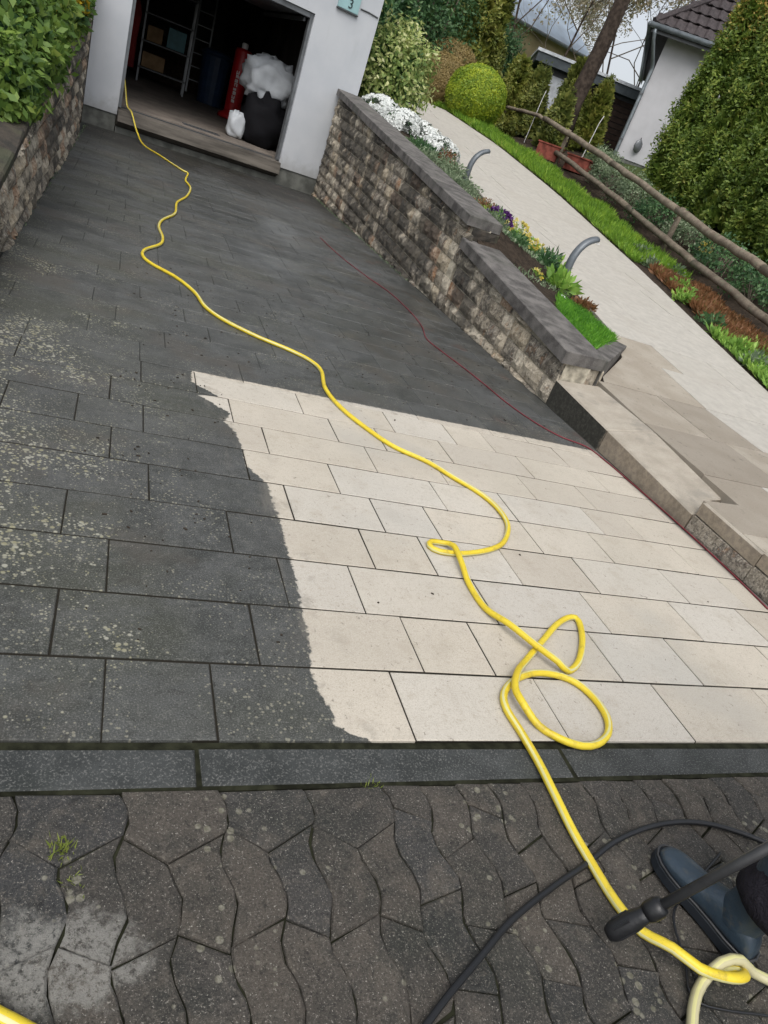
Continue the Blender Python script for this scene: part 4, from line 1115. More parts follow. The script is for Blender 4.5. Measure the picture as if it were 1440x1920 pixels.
lowplant('pansy', B(5.12, 8.85), (.16, .22, .17), 'yellow and cream pansies nearest to the curved lamp', 'flowers', 'leaf_fresh', .055, 260, 'petal_pale_yellow', 26, .042)
lowplant('bedding_plant', B(5.05, 8.25), (.22, .24, .22), 'leafy dark green plant left of the near curved lamp', 'plant', 'leaf_dark', .09, 330)
lowplant('bedding_plant', B(5.3, 8.35), (.14, .2, .2), 'fresh green plant hugging the near curved lamp', 'plant', 'leaf_fresh', .08, 200)
lowplant('hosta', B(4.98, 7.68), (.20, .22, .18), 'light green rosette plant in front of the near curved lamp', 'plant', 'leaf_fresh', .15, 130, None, 0, up=.3)
for (x, y, r_, m_, lb) in ((4.45, 8.9, .2, 'leaf_grey', 'small grey green cushion on the lower coping edge'), (4.5, 8.2, .18, 'leaf_dark', 'dark low plant midway along the lower coping'), (4.9, 9.9, .22, 'leaf_fresh', 'fresh green tuft behind the purple pansies'), (4.55, 10.9, .25, 'leaf_grey', 'grey green cushion along the upper coping'), (5.35, 10.6, .25, 'leaf_dark', 'dark green mat on the path edge above the pansies'), (4.6, 12.3, .3, 'leaf_grey', 'wide grey cushion along the upper coping, higher up'), (5.2, 7.35, .16, 'leaf_heather', 'brownish tuft on the path edge by the moss')):
    lowplant('bedding_plant', B(x, y), (r_, r_ * 1.3, r_ * .6), lb, 'plant', m_, .06, 320)
lowplant('primrose', B(4.66, 7.72), (.08, .1, .08), 'tiny yellow primrose on the edge of the lower coping', 'flowers', 'leaf_fresh', .05, 60, 'petal_pale_yellow', 14, .03)
bedpoly = [(4.16, 7.3), (5.3, 7.3), (5.45, 9.6), (5.7, 11.6), (5.8, 13.2), (4.16, 13.6)]
grass('bed_weeds', bedpoly, 2600, .055, 'leaf_grey', bedz, kind='stuff', width=.3, lean=.9)
pb_ = MB(); lathe(pb_, (4.78, 7.18, bedz(4.78, 7.18) - .01), [(.02, 0), (.045, .015), (.045, .035), (.02, .055)], 10); tag(pb_.build('pebble', 'white_stone', None, True), 'small white round pebble between rosette plant and moss', 'stone')

def bollard(c, label, size=1.0, yaw=0.0):
    t = empty('path_lamp', c, label, 'path lamp', 'curved lamps beside the path')
    pts = []; 
    for k in range(13):
        a = k / 12
        ang = max(0, (a - .30) / .70) * math.radians(78)
        if a <= .30: p = (0, 0, a / .30 * .26)
        else:
            R_ = .36
            p = (R_ * (1 - math.cos(ang)), 0, .26 + R_ * math.sin(ang))
        pts.append(Vector(p))
    R = Matrix.Rotation(yaw, 3, 'Z')
    mb = MB()
    V, F = [], []
    w, th = .056, .10
    for i, p in enumerate(pts):
        tt = (pts[min(i + 1, 12)] - pts[max(i - 1, 0)]).normalized(); nn = Vector((-tt.z, 0, tt.x))
        tk = th * (1 - .25 * i / 12)
        for k in range(10):
            an = 2 * math.pi * k / 10
            q = p + nn * math.cos(an) * tk * .5 + Vector((0, 1, 0)) * math.sin(an) * w
            V.append(Vector(c) + R @ (q * size))
    for i in range(12):
        for k in range(10): F.append((i * 10 + k, i * 10 + (k + 1) % 10, (i + 1) * 10 + (k + 1) % 10, (i + 1) * 10 + k))
    F.append(tuple(120 + k for k in range(10)))
    mb.add(V, F); mb.build('stem', 'lamp_grey', t, True)
    end = Vector(c) + R @ ((pts[12] + Vector((-.012, 0, -.045))) * size)
    MB().box(end, (.10 * size, .07 * size, .012), R).build('lens', 'white_vinyl', t)
    lathe(MB(), (c[0], c[1], c[2] - .02), [(.09 * size, 0), (.09 * size, .035), (.06 * size, .04)], 16).build('foot', 'dark_metal', t)
bollard((5.30, 8.12, bedz(5.30, 8.12) - .02), 'near grey curved path lamp rising behind the rosette plant', 1.0, .25)
bollard((5.62, 12.85, bedz(5.62, 12.85) - .02), 'far grey curved path lamp beside the white flowers', 1.0, .25)

# ------------------------------------------------------------------ right bed, fence
def T(x, y, dz=0): return (x, y, terr(x, y) + dz)
vy = np.arange(11.6, 24.1, .8)
verge = [(XR(y) + .03, y) for y in vy] + [(XR(y) + 1.30 + .15 * math.sin(y * 1.7), y) for y in vy[::-1]]
grass('verge_grass', verge, 34000, .18, 'grass_verge', terr, kind='stuff', width=.09, lean=.5, lump=.3)
def edgebed(name, y0, y1, w0, w1, n, h, mat, label, cat, lump=.3, width=.25):
    yy_ = np.arange(y0, y1 + .01, (y1 - y0) / 8)
    P = [(XR(y) + w0, y) for y in yy_] + [(XR(y) + w1, y) for y in yy_[::-1]]
    return grass(name, P, n, h, mat, terr, label, cat, None, width, .8, None, lump)
edgebed('heather', 7.6, 11.3, .30, 1.45, 13000, .15, 'leaf_heather', 'reddish brown heather carpet between path and log fence', 'heather')
edgebed('ground_cover', 5.0, 8.3, .08, 1.5, 9000, .14, 'leaf_fresh', 'green and brown ground cover along the near path edge', 'plant')
for i, (x, y) in enumerate([(8.55, 9.6), (8.35, 8.6), (8.1, 7.6), (7.95, 7.1), (8.6, 7.4), (9.2, 11.6), (9.5, 12.4), (9.9, 11.7), (9.1, 10.4), (8.8, 6.6), (7.9, 6.3)]):
    lb = ['small pale green rosette in the heather by the path', 'dark leafy tuft on the soil edge of the path', 'light green leafy plant at the near end of the heather', 'green herb at the path edge below the heather', 'bright leafy clump in front of the log fence, nearest to the camera', 'feathery green plant where the verge grass ends', 'spiky green plant under the lower rail beside bare soil', 'grey green spiky plant close to the lower rail', 'low green sprig at the upper end of the heather', 'dark green clump close to the right picture edge', 'pale herb tuft by the path near the right picture edge'][i]
    lowplant('bedding_plant', T(x, y), (.22, .22, .2), lb, 'plant', ['leaf_fresh', 'leaf_dark', 'leaf_fresh', 'leaf_grey', 'leaf_fresh', 'leaf_grey', 'leaf_grey', 'leaf_grey', 'leaf_fresh', 'leaf_dark', 'leaf_fresh'][i], .10, 170)
for i, (x, y, rx, m_, lb) in enumerate([
    (10.9, 10.6, .55, 'leaf_dark', 'dark green shrub between the rails near the right picture edge'), (11.3, 12.2, .6, 'leaf_dark', 'dark shrub behind the rails in front of the thuja hedge'),
    (11.5, 13.8, .5, 'leaf_grey', 'grey green shrub behind the rails beside a white flower head'), (11.6, 15.2, .55, 'leaf_dark', 'dark green cushion behind the rails below the house corner'),
    (11.9, 16.8, .6, 'leaf_grey', 'silvery shrub behind the lower rail right of the terracotta planters'), (12.2, 18.6, .55, 'leaf_grey', 'pale silvery shrub under the upper rail by the downpipe'),
    (10.9, 8.6, .5, 'leaf_fresh', 'fresh green shrub behind the rails at the right edge'), (13.1, 20.6, .5, 'leaf_grey', 'grey leaved shrub at the foot of the white house corner')]):
    bush('shrub', T(x, y, rx * .4), (rx, rx, rx * .75), lb, 'shrub', m_, .075, 45, 36, T(x, y), 'shrubs behind the log fence', low=-.3)
# two-rail log fence following the path
fence = empty('log_fence', T(XF(9), 9), 'two rail fence of weathered round logs above the heather bed', 'fence')
def rail(y0, y1, h, rad, mat='log_wood'):
    n_ = 9; pts = []
    for k in range(n_):
        y = y0 + (y1 - y0) * k / (n_ - 1); x = XF(y)
        pts.append((x + rnd.uniform(-.015, .015), y, zp(y) + h + rnd.uniform(-.015, .015)))
    mb = MB(); mb.tube(pts, [rad * rnd.uniform(.9, 1.1) for _ in pts], 9); mb.build('rail', mat, fence, True)
for y0, y1 in ((5.2, 8.3), (8.3, 11.9), (11.9, 15.6), (15.6, 20.9)):
    rail(y0 + .01, y1 - .01, .31, .072)
for y0, y1 in ((5.2, 9.7), (9.7, 13.4), (13.4, 17.4), (17.4, 22.4)):
    rail(y0 + .01, y1 - .01, .89, .078)
rail(22.42, 25.5, .86, .055)
for y in (5.6, 13.42, 20.88, 25.4):
    x = XF(y) + .13
    MB().tube([(x, y, zp(y) - .2), (x, y, zp(y) + .5), (x + .01, y, zp(y) + .97)], [.062, .06, .055], 9).build('post', 'log_wood', fence, True)
for (x, y, lb, lean) in ((11.7, 23.3, 'thin white stake in the conifers above the upper rail', .05), (12.1, 20.3, 'thin white stake behind the upper rail near the shed', .12)):
    tag(MB().tube([T(x, y, 0), T(x + lean, y, 1.3), (x + lean * 1.5, y, terr(x, y) + 1.55)], .009, 6).build('plant_stake', 'white_vinyl'), lb, 'stake')
t = empty('white_flower', T(11.0, 11.7), 'white flower head on a thin stalk between the two rails', 'flower')
MB().tube([T(11.0, 11.7), T(11.03, 11.7, .4), T(11.08, 11.68, .62)], .008, 5).build('stalk', 'twig', t)
d = sph(40); leaves('blossom', np.array(T(11.1, 11.68, .64)) + d * np.array([.10, .05, .04]), d, .05, 'petal_white', t, .8)
t = empty('white_flower', T(10.85, 12.3), 'cream flower heads among dark leaves under the upper rail', 'flower')
MB().tube([T(10.85, 12.3), T(10.85, 12.3, .45)], .008, 5).build('stalk', 'twig', t)
d = sph(70); leaves('blossom', np.array(T(10.85, 12.3, .5)) + d * np.array([.13, .1, .10]), d, .055, 'petal_pale_yellow', t, .8)
for (x, y, s, lb, rz) in ((11.55, 21.2, 1.0, 'dark red terracotta planter trough behind the lower rail, further up', -.9), (12.0, 20.1, 1.0, 'bright terracotta planter trough behind the lower rail, nearest the house', -.9)):
    t = empty('planter', T(x, y), lb, 'planter')
    R = Matrix.Rotation(rz, 3, 'Z'); c = Vector(T(x, y, .19))
    mb = MB()
    for (dx, dy, sx, sy) in ((0, .16, .7, .03), (0, -.16, .7, .03), (.335, 0, .03, .29), (-.335, 0, .03, .29)):
        mb.box(c + R @ Vector((dx, dy, 0)), (sx, sy, .38), R)
    mb.box(c + Vector((0, 0, -.17)), (.64, .29, .04), R)
    mb.build('trough', 'terracotta', t)
    rim = MB()
    for (dx, dy, sx, sy) in ((0, .175, .76, .05), (0, -.175, .76, .05), (.355, 0, .05, .30), (-.355, 0, .05, .30)):
        rim.box(c + R @ Vector((dx, dy, .21)), (sx, sy, .04), R, .006)
    rim.build('rim', 'terracotta', t)
    MB().box(c + Vector((0, 0, .13)), (.638, .288, .02), R).build('soil', 'soil', t)

# ------------------------------------------------------------------ clipped balls
def ball(c, r, label, mat, n):
    t = empty('topiary_ball', (c[0], c[1], c[2] - r[2]), label, 'topiary', 'clipped round bushes by the path')
    d = sph(n)
    bumps = 1 + .010 * np.sin(d[:, 0] * 9 + c[0]) * np.sin(d[:, 1] * 8) + .008 * np.sin(d[:, 2] * 11 + 2)
    P = np.array(c) + d * np.array(r) * (bumps * rng.uniform(.93, 1.0, n))[:, None]
    leaves('foliage', P, d, .055, mat, t, .55, .25, face=.2)
    d = sph(n // 2)
    leaves('inner_foliage', np.array(c) + d * np.array(r) * .86, d, .11, mat, t, .8, face=.1)
    MB().tube([(c[0], c[1], c[2] - r[2] - .15), (c[0], c[1], c[2])], [.05, .03], 7).build('stem', 'bark', t)
ball((9.42, 22.9, 3.36), (.93, .93, .86), 'bright yellow green clipped ball bush beside the path, frontmost of three', 'leaf_ball_green', 24000)
ball((8.75, 24.4, 3.42), (.84, .84, .86), 'brownish clipped ball bush at the bend of the path, left of the green ball', 'leaf_ball_brown', 20000)
ball((9.40, 25.9, 4.0), (1.0, 1.0, .9), 'olive brown clipped ball bush rising behind the other two', 'leaf_ball_brown', 18000)

# ------------------------------------------------------------------ shrubs, conifers
def cone_conifer(name, base, h, r, label, mat, n, cat='conifer', group=None, leaf=.11, shape=.8, gold=None, lean=(0, 0), lumps=16):
    """upright sprays gathered in lumps; gaps between the lumps"""
    t = empty(name, base, label, cat, group)
    nl = int(lumps * h * max(.6, r))
    zz = rng.uniform(0, 1, nl) ** .9; an = rng.uniform(0, 6.283, nl)
    rad = r * np.clip((1 - zz) ** shape, .02, 1) * np.clip(.72 + 2.2 * zz, 0, 1)
    per = max(8, n // nl)
    I = np.repeat(np.arange(nl), per)
    rr = rad[I] * rng.uniform(.80, 1.06, nl)[I]
    lw = .12 * r ** .5
    Q = np.stack([np.cos(an[I]) * rr, np.sin(an[I]) * rr, zz[I] * h], 1) + rng.normal(0, 1, (len(I), 3)) * np.array([lw * .62, lw * .62, lw * 1.3])
    out = np.stack([np.cos(an[I]), np.sin(an[I]), np.zeros(len(I))], 1)
    A = unit(out * .95 + np.array([0, 0, .55]) + rng.normal(0, .22, (len(I), 3)))
    Q[:, 0] += lean[0] * Q[:, 2] / h; Q[:, 1] += lean[1] * Q[:, 2] / h
    W = np.array(base) + Q
    if gold is not None:
        top = Q[:, 2] + rng.normal(0, .12 * h, len(Q)) > gold * h
        leaves('foliage', W[~top], A[~top], leaf, mat, t, .42, .25, face=.5)
        leaves('golden_tips', W[top], A[top], leaf, 'leaf_thuja_gold', t, .42, .25, face=.5)
    else:
        leaves('foliage', W, A, leaf, mat, t, .42, .25, face=.5)
    m = max(300, n // 5); z2 = rng.uniform(0, .95, m); a2 = rng.uniform(0, 6.283, m); r2 = r * .66 * np.clip((1 - z2) ** shape, .02, 1)
    leaves('inner_foliage', np.array(base) + np.stack([np.cos(a2) * r2 + lean[0] * z2, np.sin(a2) * r2 + lean[1] * z2, z2 * h], 1), np.stack([np.cos(a2), np.sin(a2), np.full(m, .8)], 1), leaf * 2.2, mat, t, .6)
    b = Vector(base)
    MB().tube([b - Vector((0, 0, .2)), b + Vector((lean[0] * .5, lean[1] * .5, h * .5)), b + Vector((lean[0], lean[1], h * .93))], [.07 * r + .02, .05 * r + .01, .008], 7).build('trunk', 'bark', t)
    return t
hedge = [(13.75, 18.0, 5.6, .95, .80, 'slim thuja with golden tips at the end of the hedge next to the white house'),
         (13.85, 16.6, 6.3, 1.0, .88, 'second thuja from the white house, slightly taller than the golden tipped one'),
         (13.75, 15.2, 6.0, 1.0, .92, 'third thuja from the white house, straight and dense'),
         (13.55, 13.8, 6.5, 1.05, .95, 'fourth thuja from the white house, tall mid green column'),
         (13.25, 12.4, 6.1, 1.05, .95, 'fifth thuja from the white house, above the grey shrub with white flower'),
         (12.9, 11.0, 6.2, 1.05, .95, 'sixth thuja from the white house, cut by the right picture edge'),
         (12.5, 9.6, 5.8, 1.05, .97, 'seventh thuja from the white house, the nearest at the right picture edge')]
for (x, y, h, r, gd, lb) in hedge:
    cone_conifer('thuja', T(x, y), h, r, lb, 'leaf_thuja', 30000, 'thuja', 'thuja hedge behind the log fence', .105, .62, gd, lumps=30)

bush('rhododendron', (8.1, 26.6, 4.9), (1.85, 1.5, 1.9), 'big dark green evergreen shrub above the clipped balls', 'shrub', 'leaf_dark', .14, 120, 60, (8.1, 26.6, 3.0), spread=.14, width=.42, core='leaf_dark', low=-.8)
bush('laurel', (7.6, 28.6, 7.0), (2.1, 1.6, 1.9), 'fresh green laurel crown above the dark evergreen shrub', 'shrub', 'leaf_fresh', .15, 110, 55, (7.6, 28.6, 3.0), spread=.14, width=.42, core='leaf_dark', low=-.8)
cone_conifer('columnar_conifer', (10.45, 26.6, 3.1), 6.4, .72, 'slim golden green columnar conifer right of the dark shrub', 'leaf_golden', 14000, 'conifer', None, .14, .35)
cone_conifer('columnar_conifer', (9.55, 28.4, 3.1), 6.8, .9, 'dark columnar conifer behind the golden one', 'leaf_conifer', 12000, 'conifer', None, .15, .4)
cone_conifer('columnar_conifer', (6.3, 23.6, 2.7), 5.2, .9, 'dark conifer squeezed between white wall and evergreen shrub', 'leaf_dark', 12000, 'conifer', None, .13, .5)
for i, (x, y, h, r, m_, lb) in enumerate([
    (11.0, 26.4, 2.5, .75, 'leaf_conifer', 'bushy conifer directly behind the green clipped ball'), (11.75, 25.6, 2.35, .7, 'leaf_golden', 'golden green dwarf conifer above the upper rail end'),
    (12.5, 25.4, 2.1, .65, 'leaf_conifer', 'mid green dwarf conifer left of the leaning trunk'), (12.9, 23.3, 2.0, .6, 'leaf_golden', 'yellowish dwarf conifer in front of the tree trunk'),
    (13.55, 22.9, 1.9, .55, 'leaf_golden', 'drooping golden conifer in front of the brown shed'), (13.35, 24.6, 2.6, .55, 'leaf_conifer', 'narrow conifer between tree trunk and brown shed'), (12.2, 22.6, 1.5, .5, 'leaf_conifer', 'low conifer just behind the upper rail')]):
    cone_conifer('dwarf_conifer', (x, y, terr(x, y)), h, r, lb, m_, 7000, 'conifer', 'conifers above the log fence', .11, .6)
for i, (x, y, z, r, lb) in enumerate([(12.3, 29.2, 5.4, .8, 'dark blue green shrub in front of the ochre building, left'), (14.1, 29.4, 4.7, .75, 'dark shrub in front of the ochre building, above the pale roof')]):
    bush('shrub', (x, y, z), (r, r, r * 1.25), lb, 'shrub', 'leaf_dark', .12, 60, 40, (x, y, terr(x, y)), core='leaf_dark')

# left shrubs
lawn = [(-3.6, 1.2), (-.98, 1.2), (-.98, 14.5), (-3.6, 14.5)]
grass('lawn', lawn, 22000, .09, 'grass_verge', lambda x, y: left_top(y) - .02, kind='stuff', width=.09, lean=.6)
for i, (x, y, dz, r, lb, yel) in enumerate([
    (-.98, 7.35, .22, (.36, .5, .42), 'large green leafy shrub hanging over the left stone wall', 0), (-1.0, 6.55, .10, (.32, .40, .30), 'fresh green shrub at the left picture edge, nearest on the left wall', 0),
    (-.98, 8.4, .20, (.36, .55, .44), 'green shrub with yellowish new leaves on the left wall', 60), (-.84, 10.1, .16, (.24, .42, .30), 'shrub full of yellow flowers at the far end of the left wall', 520),
    (-1.6, 9.2, .6, (.55, .9, .6), 'taller dark green shrub behind the others on the left', 40), (-1.55, 7.4, .5, (.5, .7, .5), 'dense green shrub above the left wall, behind the nearest one', 0),
    (-1.35, 12.0, .3, (.45, .9, .4), 'low shrub by the white wall at the far end of the left wall', 40)]):
    z = left_top(y)
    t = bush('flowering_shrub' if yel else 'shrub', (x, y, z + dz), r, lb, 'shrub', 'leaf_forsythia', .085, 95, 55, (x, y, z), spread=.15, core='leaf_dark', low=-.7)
    if yel:
        d = sph(yel); d[:, 2] = np.abs(d[:, 2]); cc = np.repeat(np.array((x, y, z + dz)) + d * np.array(r) * rng.uniform(.85, 1.1, (yel, 1)), 5, 0)
        leaves('blossom', cc, np.repeat(d, 5, 0), .045, 'petal_yellow', t, .7, .1, 1.3)

# ------------------------------------------------------------------ white house with tiled roof
K = Vector((14.35, 22.1, 3.12)); E1 = Vector((.82, -.572, 0)).normalized(); E2 = Vector((.572, .82, 0)).normalized(); HR = Matrix((E1, E2, Vector((0, 0, 1)))).transposed()
def hp(u, w, z): return K + E1 * u + E2 * w + Vector((0, 0, z))
OV = .35
h2 = empty('house', K, 'white house corner with dark tiled roof, gutter and downpipe behind the hedge', 'house')
def hbox(mb, u0, u1, w0, w1, z0, z1, ch=0): return mb.box(hp((u0 + u1) / 2, (w0 + w1) / 2, (z0 + z1) / 2), (u1 - u0, w1 - w0, z1 - z0), HR, ch)
EV = 3.55; PITCH_R = .95
mb = MB(); hbox(mb, 0, 9, 0, .3, .25, EV + .1); hbox(mb, 0, .3, .3, 8, .25, EV + .1); hbox(mb, 8.7, 9, .3, 8, .25, EV + .1); hbox(mb, .3, 8.7, 7.7, 8, .25, EV + .1); mb.build('wall', 'render_house', h2)
mb = MB(); hbox(mb, .02, 8.98, .02, .3, -.6, .248); hbox(mb, .02, .3, .31, 7.9, -.6, .248); mb.build('plinth', 'plinth', h2)
# hipped roof laid with rows of tiles
def roof_pt(u, w): return hp(u, w, EV + .16 + min(w + .55, u + .55) * PITCH_R)
course = .36
mb = MB(); b = -.55
mb.add([hp(-.5, -.5, EV + .1), hp(9.5, -.5, EV + .1), hp(9.5, 8.5, EV + .1), hp(-.5, 8.5, EV + .1)], [(3, 2, 1, 0)])
hgt = 4.5 * PITCH_R
mb.add([hp(-.53, -.53, EV + .12), hp(9.5, -.53, EV + .12), hp(9.5, 8.5, EV + .12), hp(-.53, 8.5, EV + .12), hp(3.9, 3.9, EV + .12 + hgt), hp(5.1, 3.9, EV + .12 + hgt)], [(0, 1, 5, 4), (1, 2, 5), (2, 3, 4, 5), (3, 0, 4)])
mb.build('roof', 'roof_tile', h2)
roofo = [o for o in h2.children if o.name.startswith('roof')][0]
shared = {}
tiles = 0
tm = MB()
tsl = math.atan(PITCH_R)
RT = HR @ Matrix.Rotation(tsl, 3, 'X')
rest = MB()
for r_ in range(12):
    w = -.57 + r_ * course
    u = -.55 + r_ * course + (.15 if r_ % 2 else 0)
    while u < 8.8 - r_ * course:
        c = hp(u + .15, w + course * .5, EV + .175 + (w + .55 + course * .5) * PITCH_R)
        prof = [(-.148, 0), (-.10, .028), (-.04, .03), (.02, .006), (.08, -.002), (.148, .012)]
        V = []
        for v in (-.225, .225):
            lift = .028 if v < 0 else .0
            for (a_, z_) in prof: V.append(c + RT @ Vector((a_, v, z_ + lift)))
        for (a_, z_) in prof: V.append(c + RT @ Vector((a_, -.225, z_ + .002)))
        F = [(i, i + 1, i + 7, i + 6) for i in range(5)] + [(12 + i, 13 + i, i + 1, i) for i in range(5)]
        if tiles < 290 and u < 4.5: MB().add(V, F).build('tile', 'roof_tile', roofo); tiles += 1
        else: rest.add(V, F)
        u += .302
tag(rest.build('tile_field', 'roof_tile', roofo), kind='stuff')
MB().tube([roof_pt(-.55, -.55) + Vector((0, 0, .05)), roof_pt(1.5, 1.5) + Vector((0, 0, .05)), roof_pt(3.9, 3.9) + Vector((0, 0, .05))], .09, 8).build('hip_ridge', 'roof_tile', h2)
gu = MB(); gu.tube([hp(-.62, -.60, EV + .10), hp(9.5, -.60, EV + .10)], .075, 10); gu.build('gutter', 'zinc', h2, True)
gu = MB(); gu.tube([hp(-.62, -.60, EV + .10), hp(-.62, 8.5, EV + .10)], .075, 10); gu.build('gutter', 'zinc', h2, True)
dp = spline([hp(-.42, -.58, EV + .03), hp(-.36, -.52, EV - .2), hp(-.20, -.30, EV - .52), hp(-.08, -.10, EV - .78), hp(-.06, -.08, EV - 1.0), hp(-.06, -.08, 1.6), hp(-.06, -.08, .0)], .1)
MB().tube(dp, .055, 10).build('downpipe', 'zinc', h2, True)
for z in (.7, 2.0): lathe(MB(), hp(-.06, -.08, z), [(.066, 0), (.066, .05)], 12).build('pipe_clip', 'grey_metal', h2)
fs = MB(); hbox(fs, -.5, 9.4, -.53, -.50, EV - .06, EV + .09); hbox(fs, -.53, -.50, -.5, 8.4, EV - .06, EV + .09); fs.build('fascia', 'dark_metal', h2)
wn_ = MB(); hbox(wn_, 1.42, 1.50, -.03, .05, .75, 2.55, .005); hbox(wn_, 2.4, 2.48, -.03, .05, .75, 2.55, .005); hbox(wn_, 1.505, 2.395, -.03, .05, 2.47, 2.55, .005); hbox(wn_, 1.505, 2.395, -.03, .05, .75, .83, .005)
w0 = wn_.build('window', 'dark_metal', h2)
pn = MB(); hbox(pn, 1.505, 2.395, -.010, -.004, .835, 2.465); pn.build('pane', 'glass', w0)
lt_ = empty('wall_lantern', hp(.52, -.1, .62), 'dark oval ornament low on the white house wall', 'ornament')
lathe(MB(), hp(.52, -.08, .50), [(.03, 0), (.11, .06), (.15, .18), (.13, .30), (.05, .38), (.02, .40)], 16, sx=1, sy=.45).build('body', 'grey_metal', lt_, True)
MB().tube([hp(.52, -.08, .90), hp(.52, -.02, .95)], .012, 6).build('bracket', 'dark_metal', lt_)

# brown shed with slatted wall
SH = Vector((13.35, 27.4, 3.2)); SD = Vector((.93, -.37, 0)).normalized(); SB = Vector((.37, .93, 0)).normalized(); SR = Matrix((SD, SB, Vector((0, 0, 1)))).transposed()
def sp_(u, w, z): return SH + SD * u + SB * w + Vector((0, 0, z))
shed = empty('shed', SH, 'dark brown slatted shed with flat pale edged roof left of the white house', 'shed')
def sbox(mb, u0, u1, w0, w1, z0, z1, ch=0): return mb.box(sp_((u0 + u1) / 2, (w0 + w1) / 2, (z0 + z1) / 2), (u1 - u0, w1 - w0, z1 - z0), SR, ch)
mb = MB(); sbox(mb, 0, 4.2, .05, 3, -.6, 2.3); mb.build('wall', 'dark_metal', shed)
for i in range(13):
    mb = MB(); sbox(mb, 1.35, 4.15, .0 + .008 * (i % 2), .045, -.2 + i * .185, -.2 + i * .185 + .165, .006); mb.build('slat', 'brown_wood', shed)
for u in (.03, 1.3, 2.7, 4.17):
    mb = MB(); sbox(mb, u - .05, u + .05, -.05, -.003, -.5, 2.3); mb.build('post', 'brown_wood', shed)
mb = MB(); sbox(mb, -.35, 4.5, -.35, 3.3, 2.31, 2.60); mb.build('fascia', 'fascia', shed)
mb = MB(); sbox(mb, -.40, 4.55, -.40, 3.35, 2.603, 2.70); mb.build('roof_edge', 'pale_metal', shed)
mb = MB(); sbox(mb, .3, 1.2, -.02, .04, .3, 2.1); mb.build('door', 'pale_metal', shed)

# ochre building far behind
BH = Vector((14.0, 38.24, 3.55)); BD = Vector((.988, .152, 0)).normalized(); BB = Vector((-.152, .988, 0)).normalized(); BR = Matrix((BD, BB, Vector((0, 0, 1)))).transposed()
def bp_(u, w, z): return BH + BD * u + BB * w + Vector((0, 0, z))
bld = empty('ochre_building', BH, 'ochre walled building with pale blue roof far behind the conifers', 'building')
mb = MB(); mb.box(bp_(2.7, 3.5, 2.0), (9.2, 7, 5.4), BR); mb.build('wall', 'ochre_wall', bld)
mb = MB(); E_ = 4.72; Rg = 7.0
mb.add([bp_(-2.4, -.5, E_), bp_(7.6, -.5, E_), bp_(7.6, 3.5, Rg), bp_(-2.4, 3.5, Rg), bp_(-2.4, 7.5, E_), bp_(7.6, 7.5, E_)], [(0, 1, 2, 3), (3, 2, 5, 4), (1, 5, 2), (0, 3, 4), (0, 4, 5, 1)]); mb.build('roof', 'blue_roof', bld)
mb = MB(); mb.tube([bp_(-2.4, -.55, E_ - .04), bp_(7.6, -.55, E_ - .04)], .08, 8); mb.build('gutter', 'zinc', bld)
for u in (.6, 3.2, 5.8):
    w = MB().box(bp_(u, -.02, 2.2), (1.3, .1, 1.2), BR).build('window', 'render_white', bld)
    MB().box(bp_(u, -.08, 2.2), (1.1, .04, 1.0), BR).build('pane', 'glass', w)

# ------------------------------------------------------------------ trees
def tree(name, base, h, rad, label, mat_leaf, nleaf, lsize, seed, spread=.55, first=.42, levels=4, lean=(0, 0), dens=1.0, limbs=6, group=None):
    q = np.random.default_rng(seed)
    t = empty(name, base, label, 'tree', group)
    tips = []
    trunk = MB(); br = MB()
    def grow(p, d, L, r, lev):
        n_ = 5; pts = [np.array(p)]; dd = np.array(d, float)
        for k in range(n_):
            dd = dd + q.normal(0, .10 + .09 * lev, 3); dd[2] += .05 * lev; dd /= np.linalg.norm(dd)
            pts.append(pts[-1] + dd * L / n_)
        rr = list(np.linspace(r, r * (.55 if lev == 0 else .35), n_ + 1))
        (trunk if lev == 0 else br).tube(pts, rr, max(4, 9 - 2 * lev), cap=lev == 0)
        if lev >= levels:
            tips.extend(pts[1:]); return
        k_ = limbs if lev == 0 else 4
        for i in range(k_):
            f = first + (1 - first) * (i + q.uniform(.1, .9)) / k_ if lev == 0 else q.uniform(.3, 1.0)
            seg = min(n_ - 1, int(f * n_)); pp = pts[seg] + (pts[seg + 1] - pts[seg]) * (f * n_ - seg)
            a = q.uniform(0, 6.283)
            side = np.array([math.cos(a), math.sin(a), .25]); ax = dd
            nd = ax * .55 + side * (spread + .25)
            grow(pp, nd / np.linalg.norm(nd), L * q.uniform(.50, .72), rr[seg] * .58, lev + 1)
    d0 = np.array([lean[0], lean[1], 1.0])
    grow(base, d0 / np.linalg.norm(d0), h, rad, 0)
    trunk.build('trunk', 'bark', t, True)
    br.build('branches', 'twig' if rad < .22 else 'bark', t)
    tips = np.array(tips)
    if nleaf:
        P = tips[q.integers(0, len(tips), nleaf)] + q.normal(0, .16, (nleaf, 3))
        leaves('crown', P, unit(q.normal(0, 1, (nleaf, 3))), lsize, mat_leaf, t, .6)
    return t
tree('old_tree', (12.63, 22.75, 2.9), 7.0, .29, 'thick dark tree trunk rising between the conifers and the white house', 'leaf_spring', 14000, .085, 4, first=.60, limbs=4)
tg = 'pale spring trees in the distance'
tree('spring_tree', (17.0, 33.5, 3.4), 8.5, .06, 'thin pale spring tree directly behind the brown shed', 'leaf_spring', 22000, .13, 21, first=.18, limbs=7, group=tg)
tree('spring_tree', (20.5, 34.0, 3.4), 9.0, .06, 'sparse pinkish spring tree behind the house roof corner', 'leaf_spring', 22000, .13, 22, first=.18, limbs=7, group=tg)
tree('spring_tree', (15.3, 34.6, 3.4), 9.5, .06, 'tall bare spring tree left of the leaning trunk', 'leaf_spring', 22000, .13, 23, first=.2, limbs=8, group=tg)
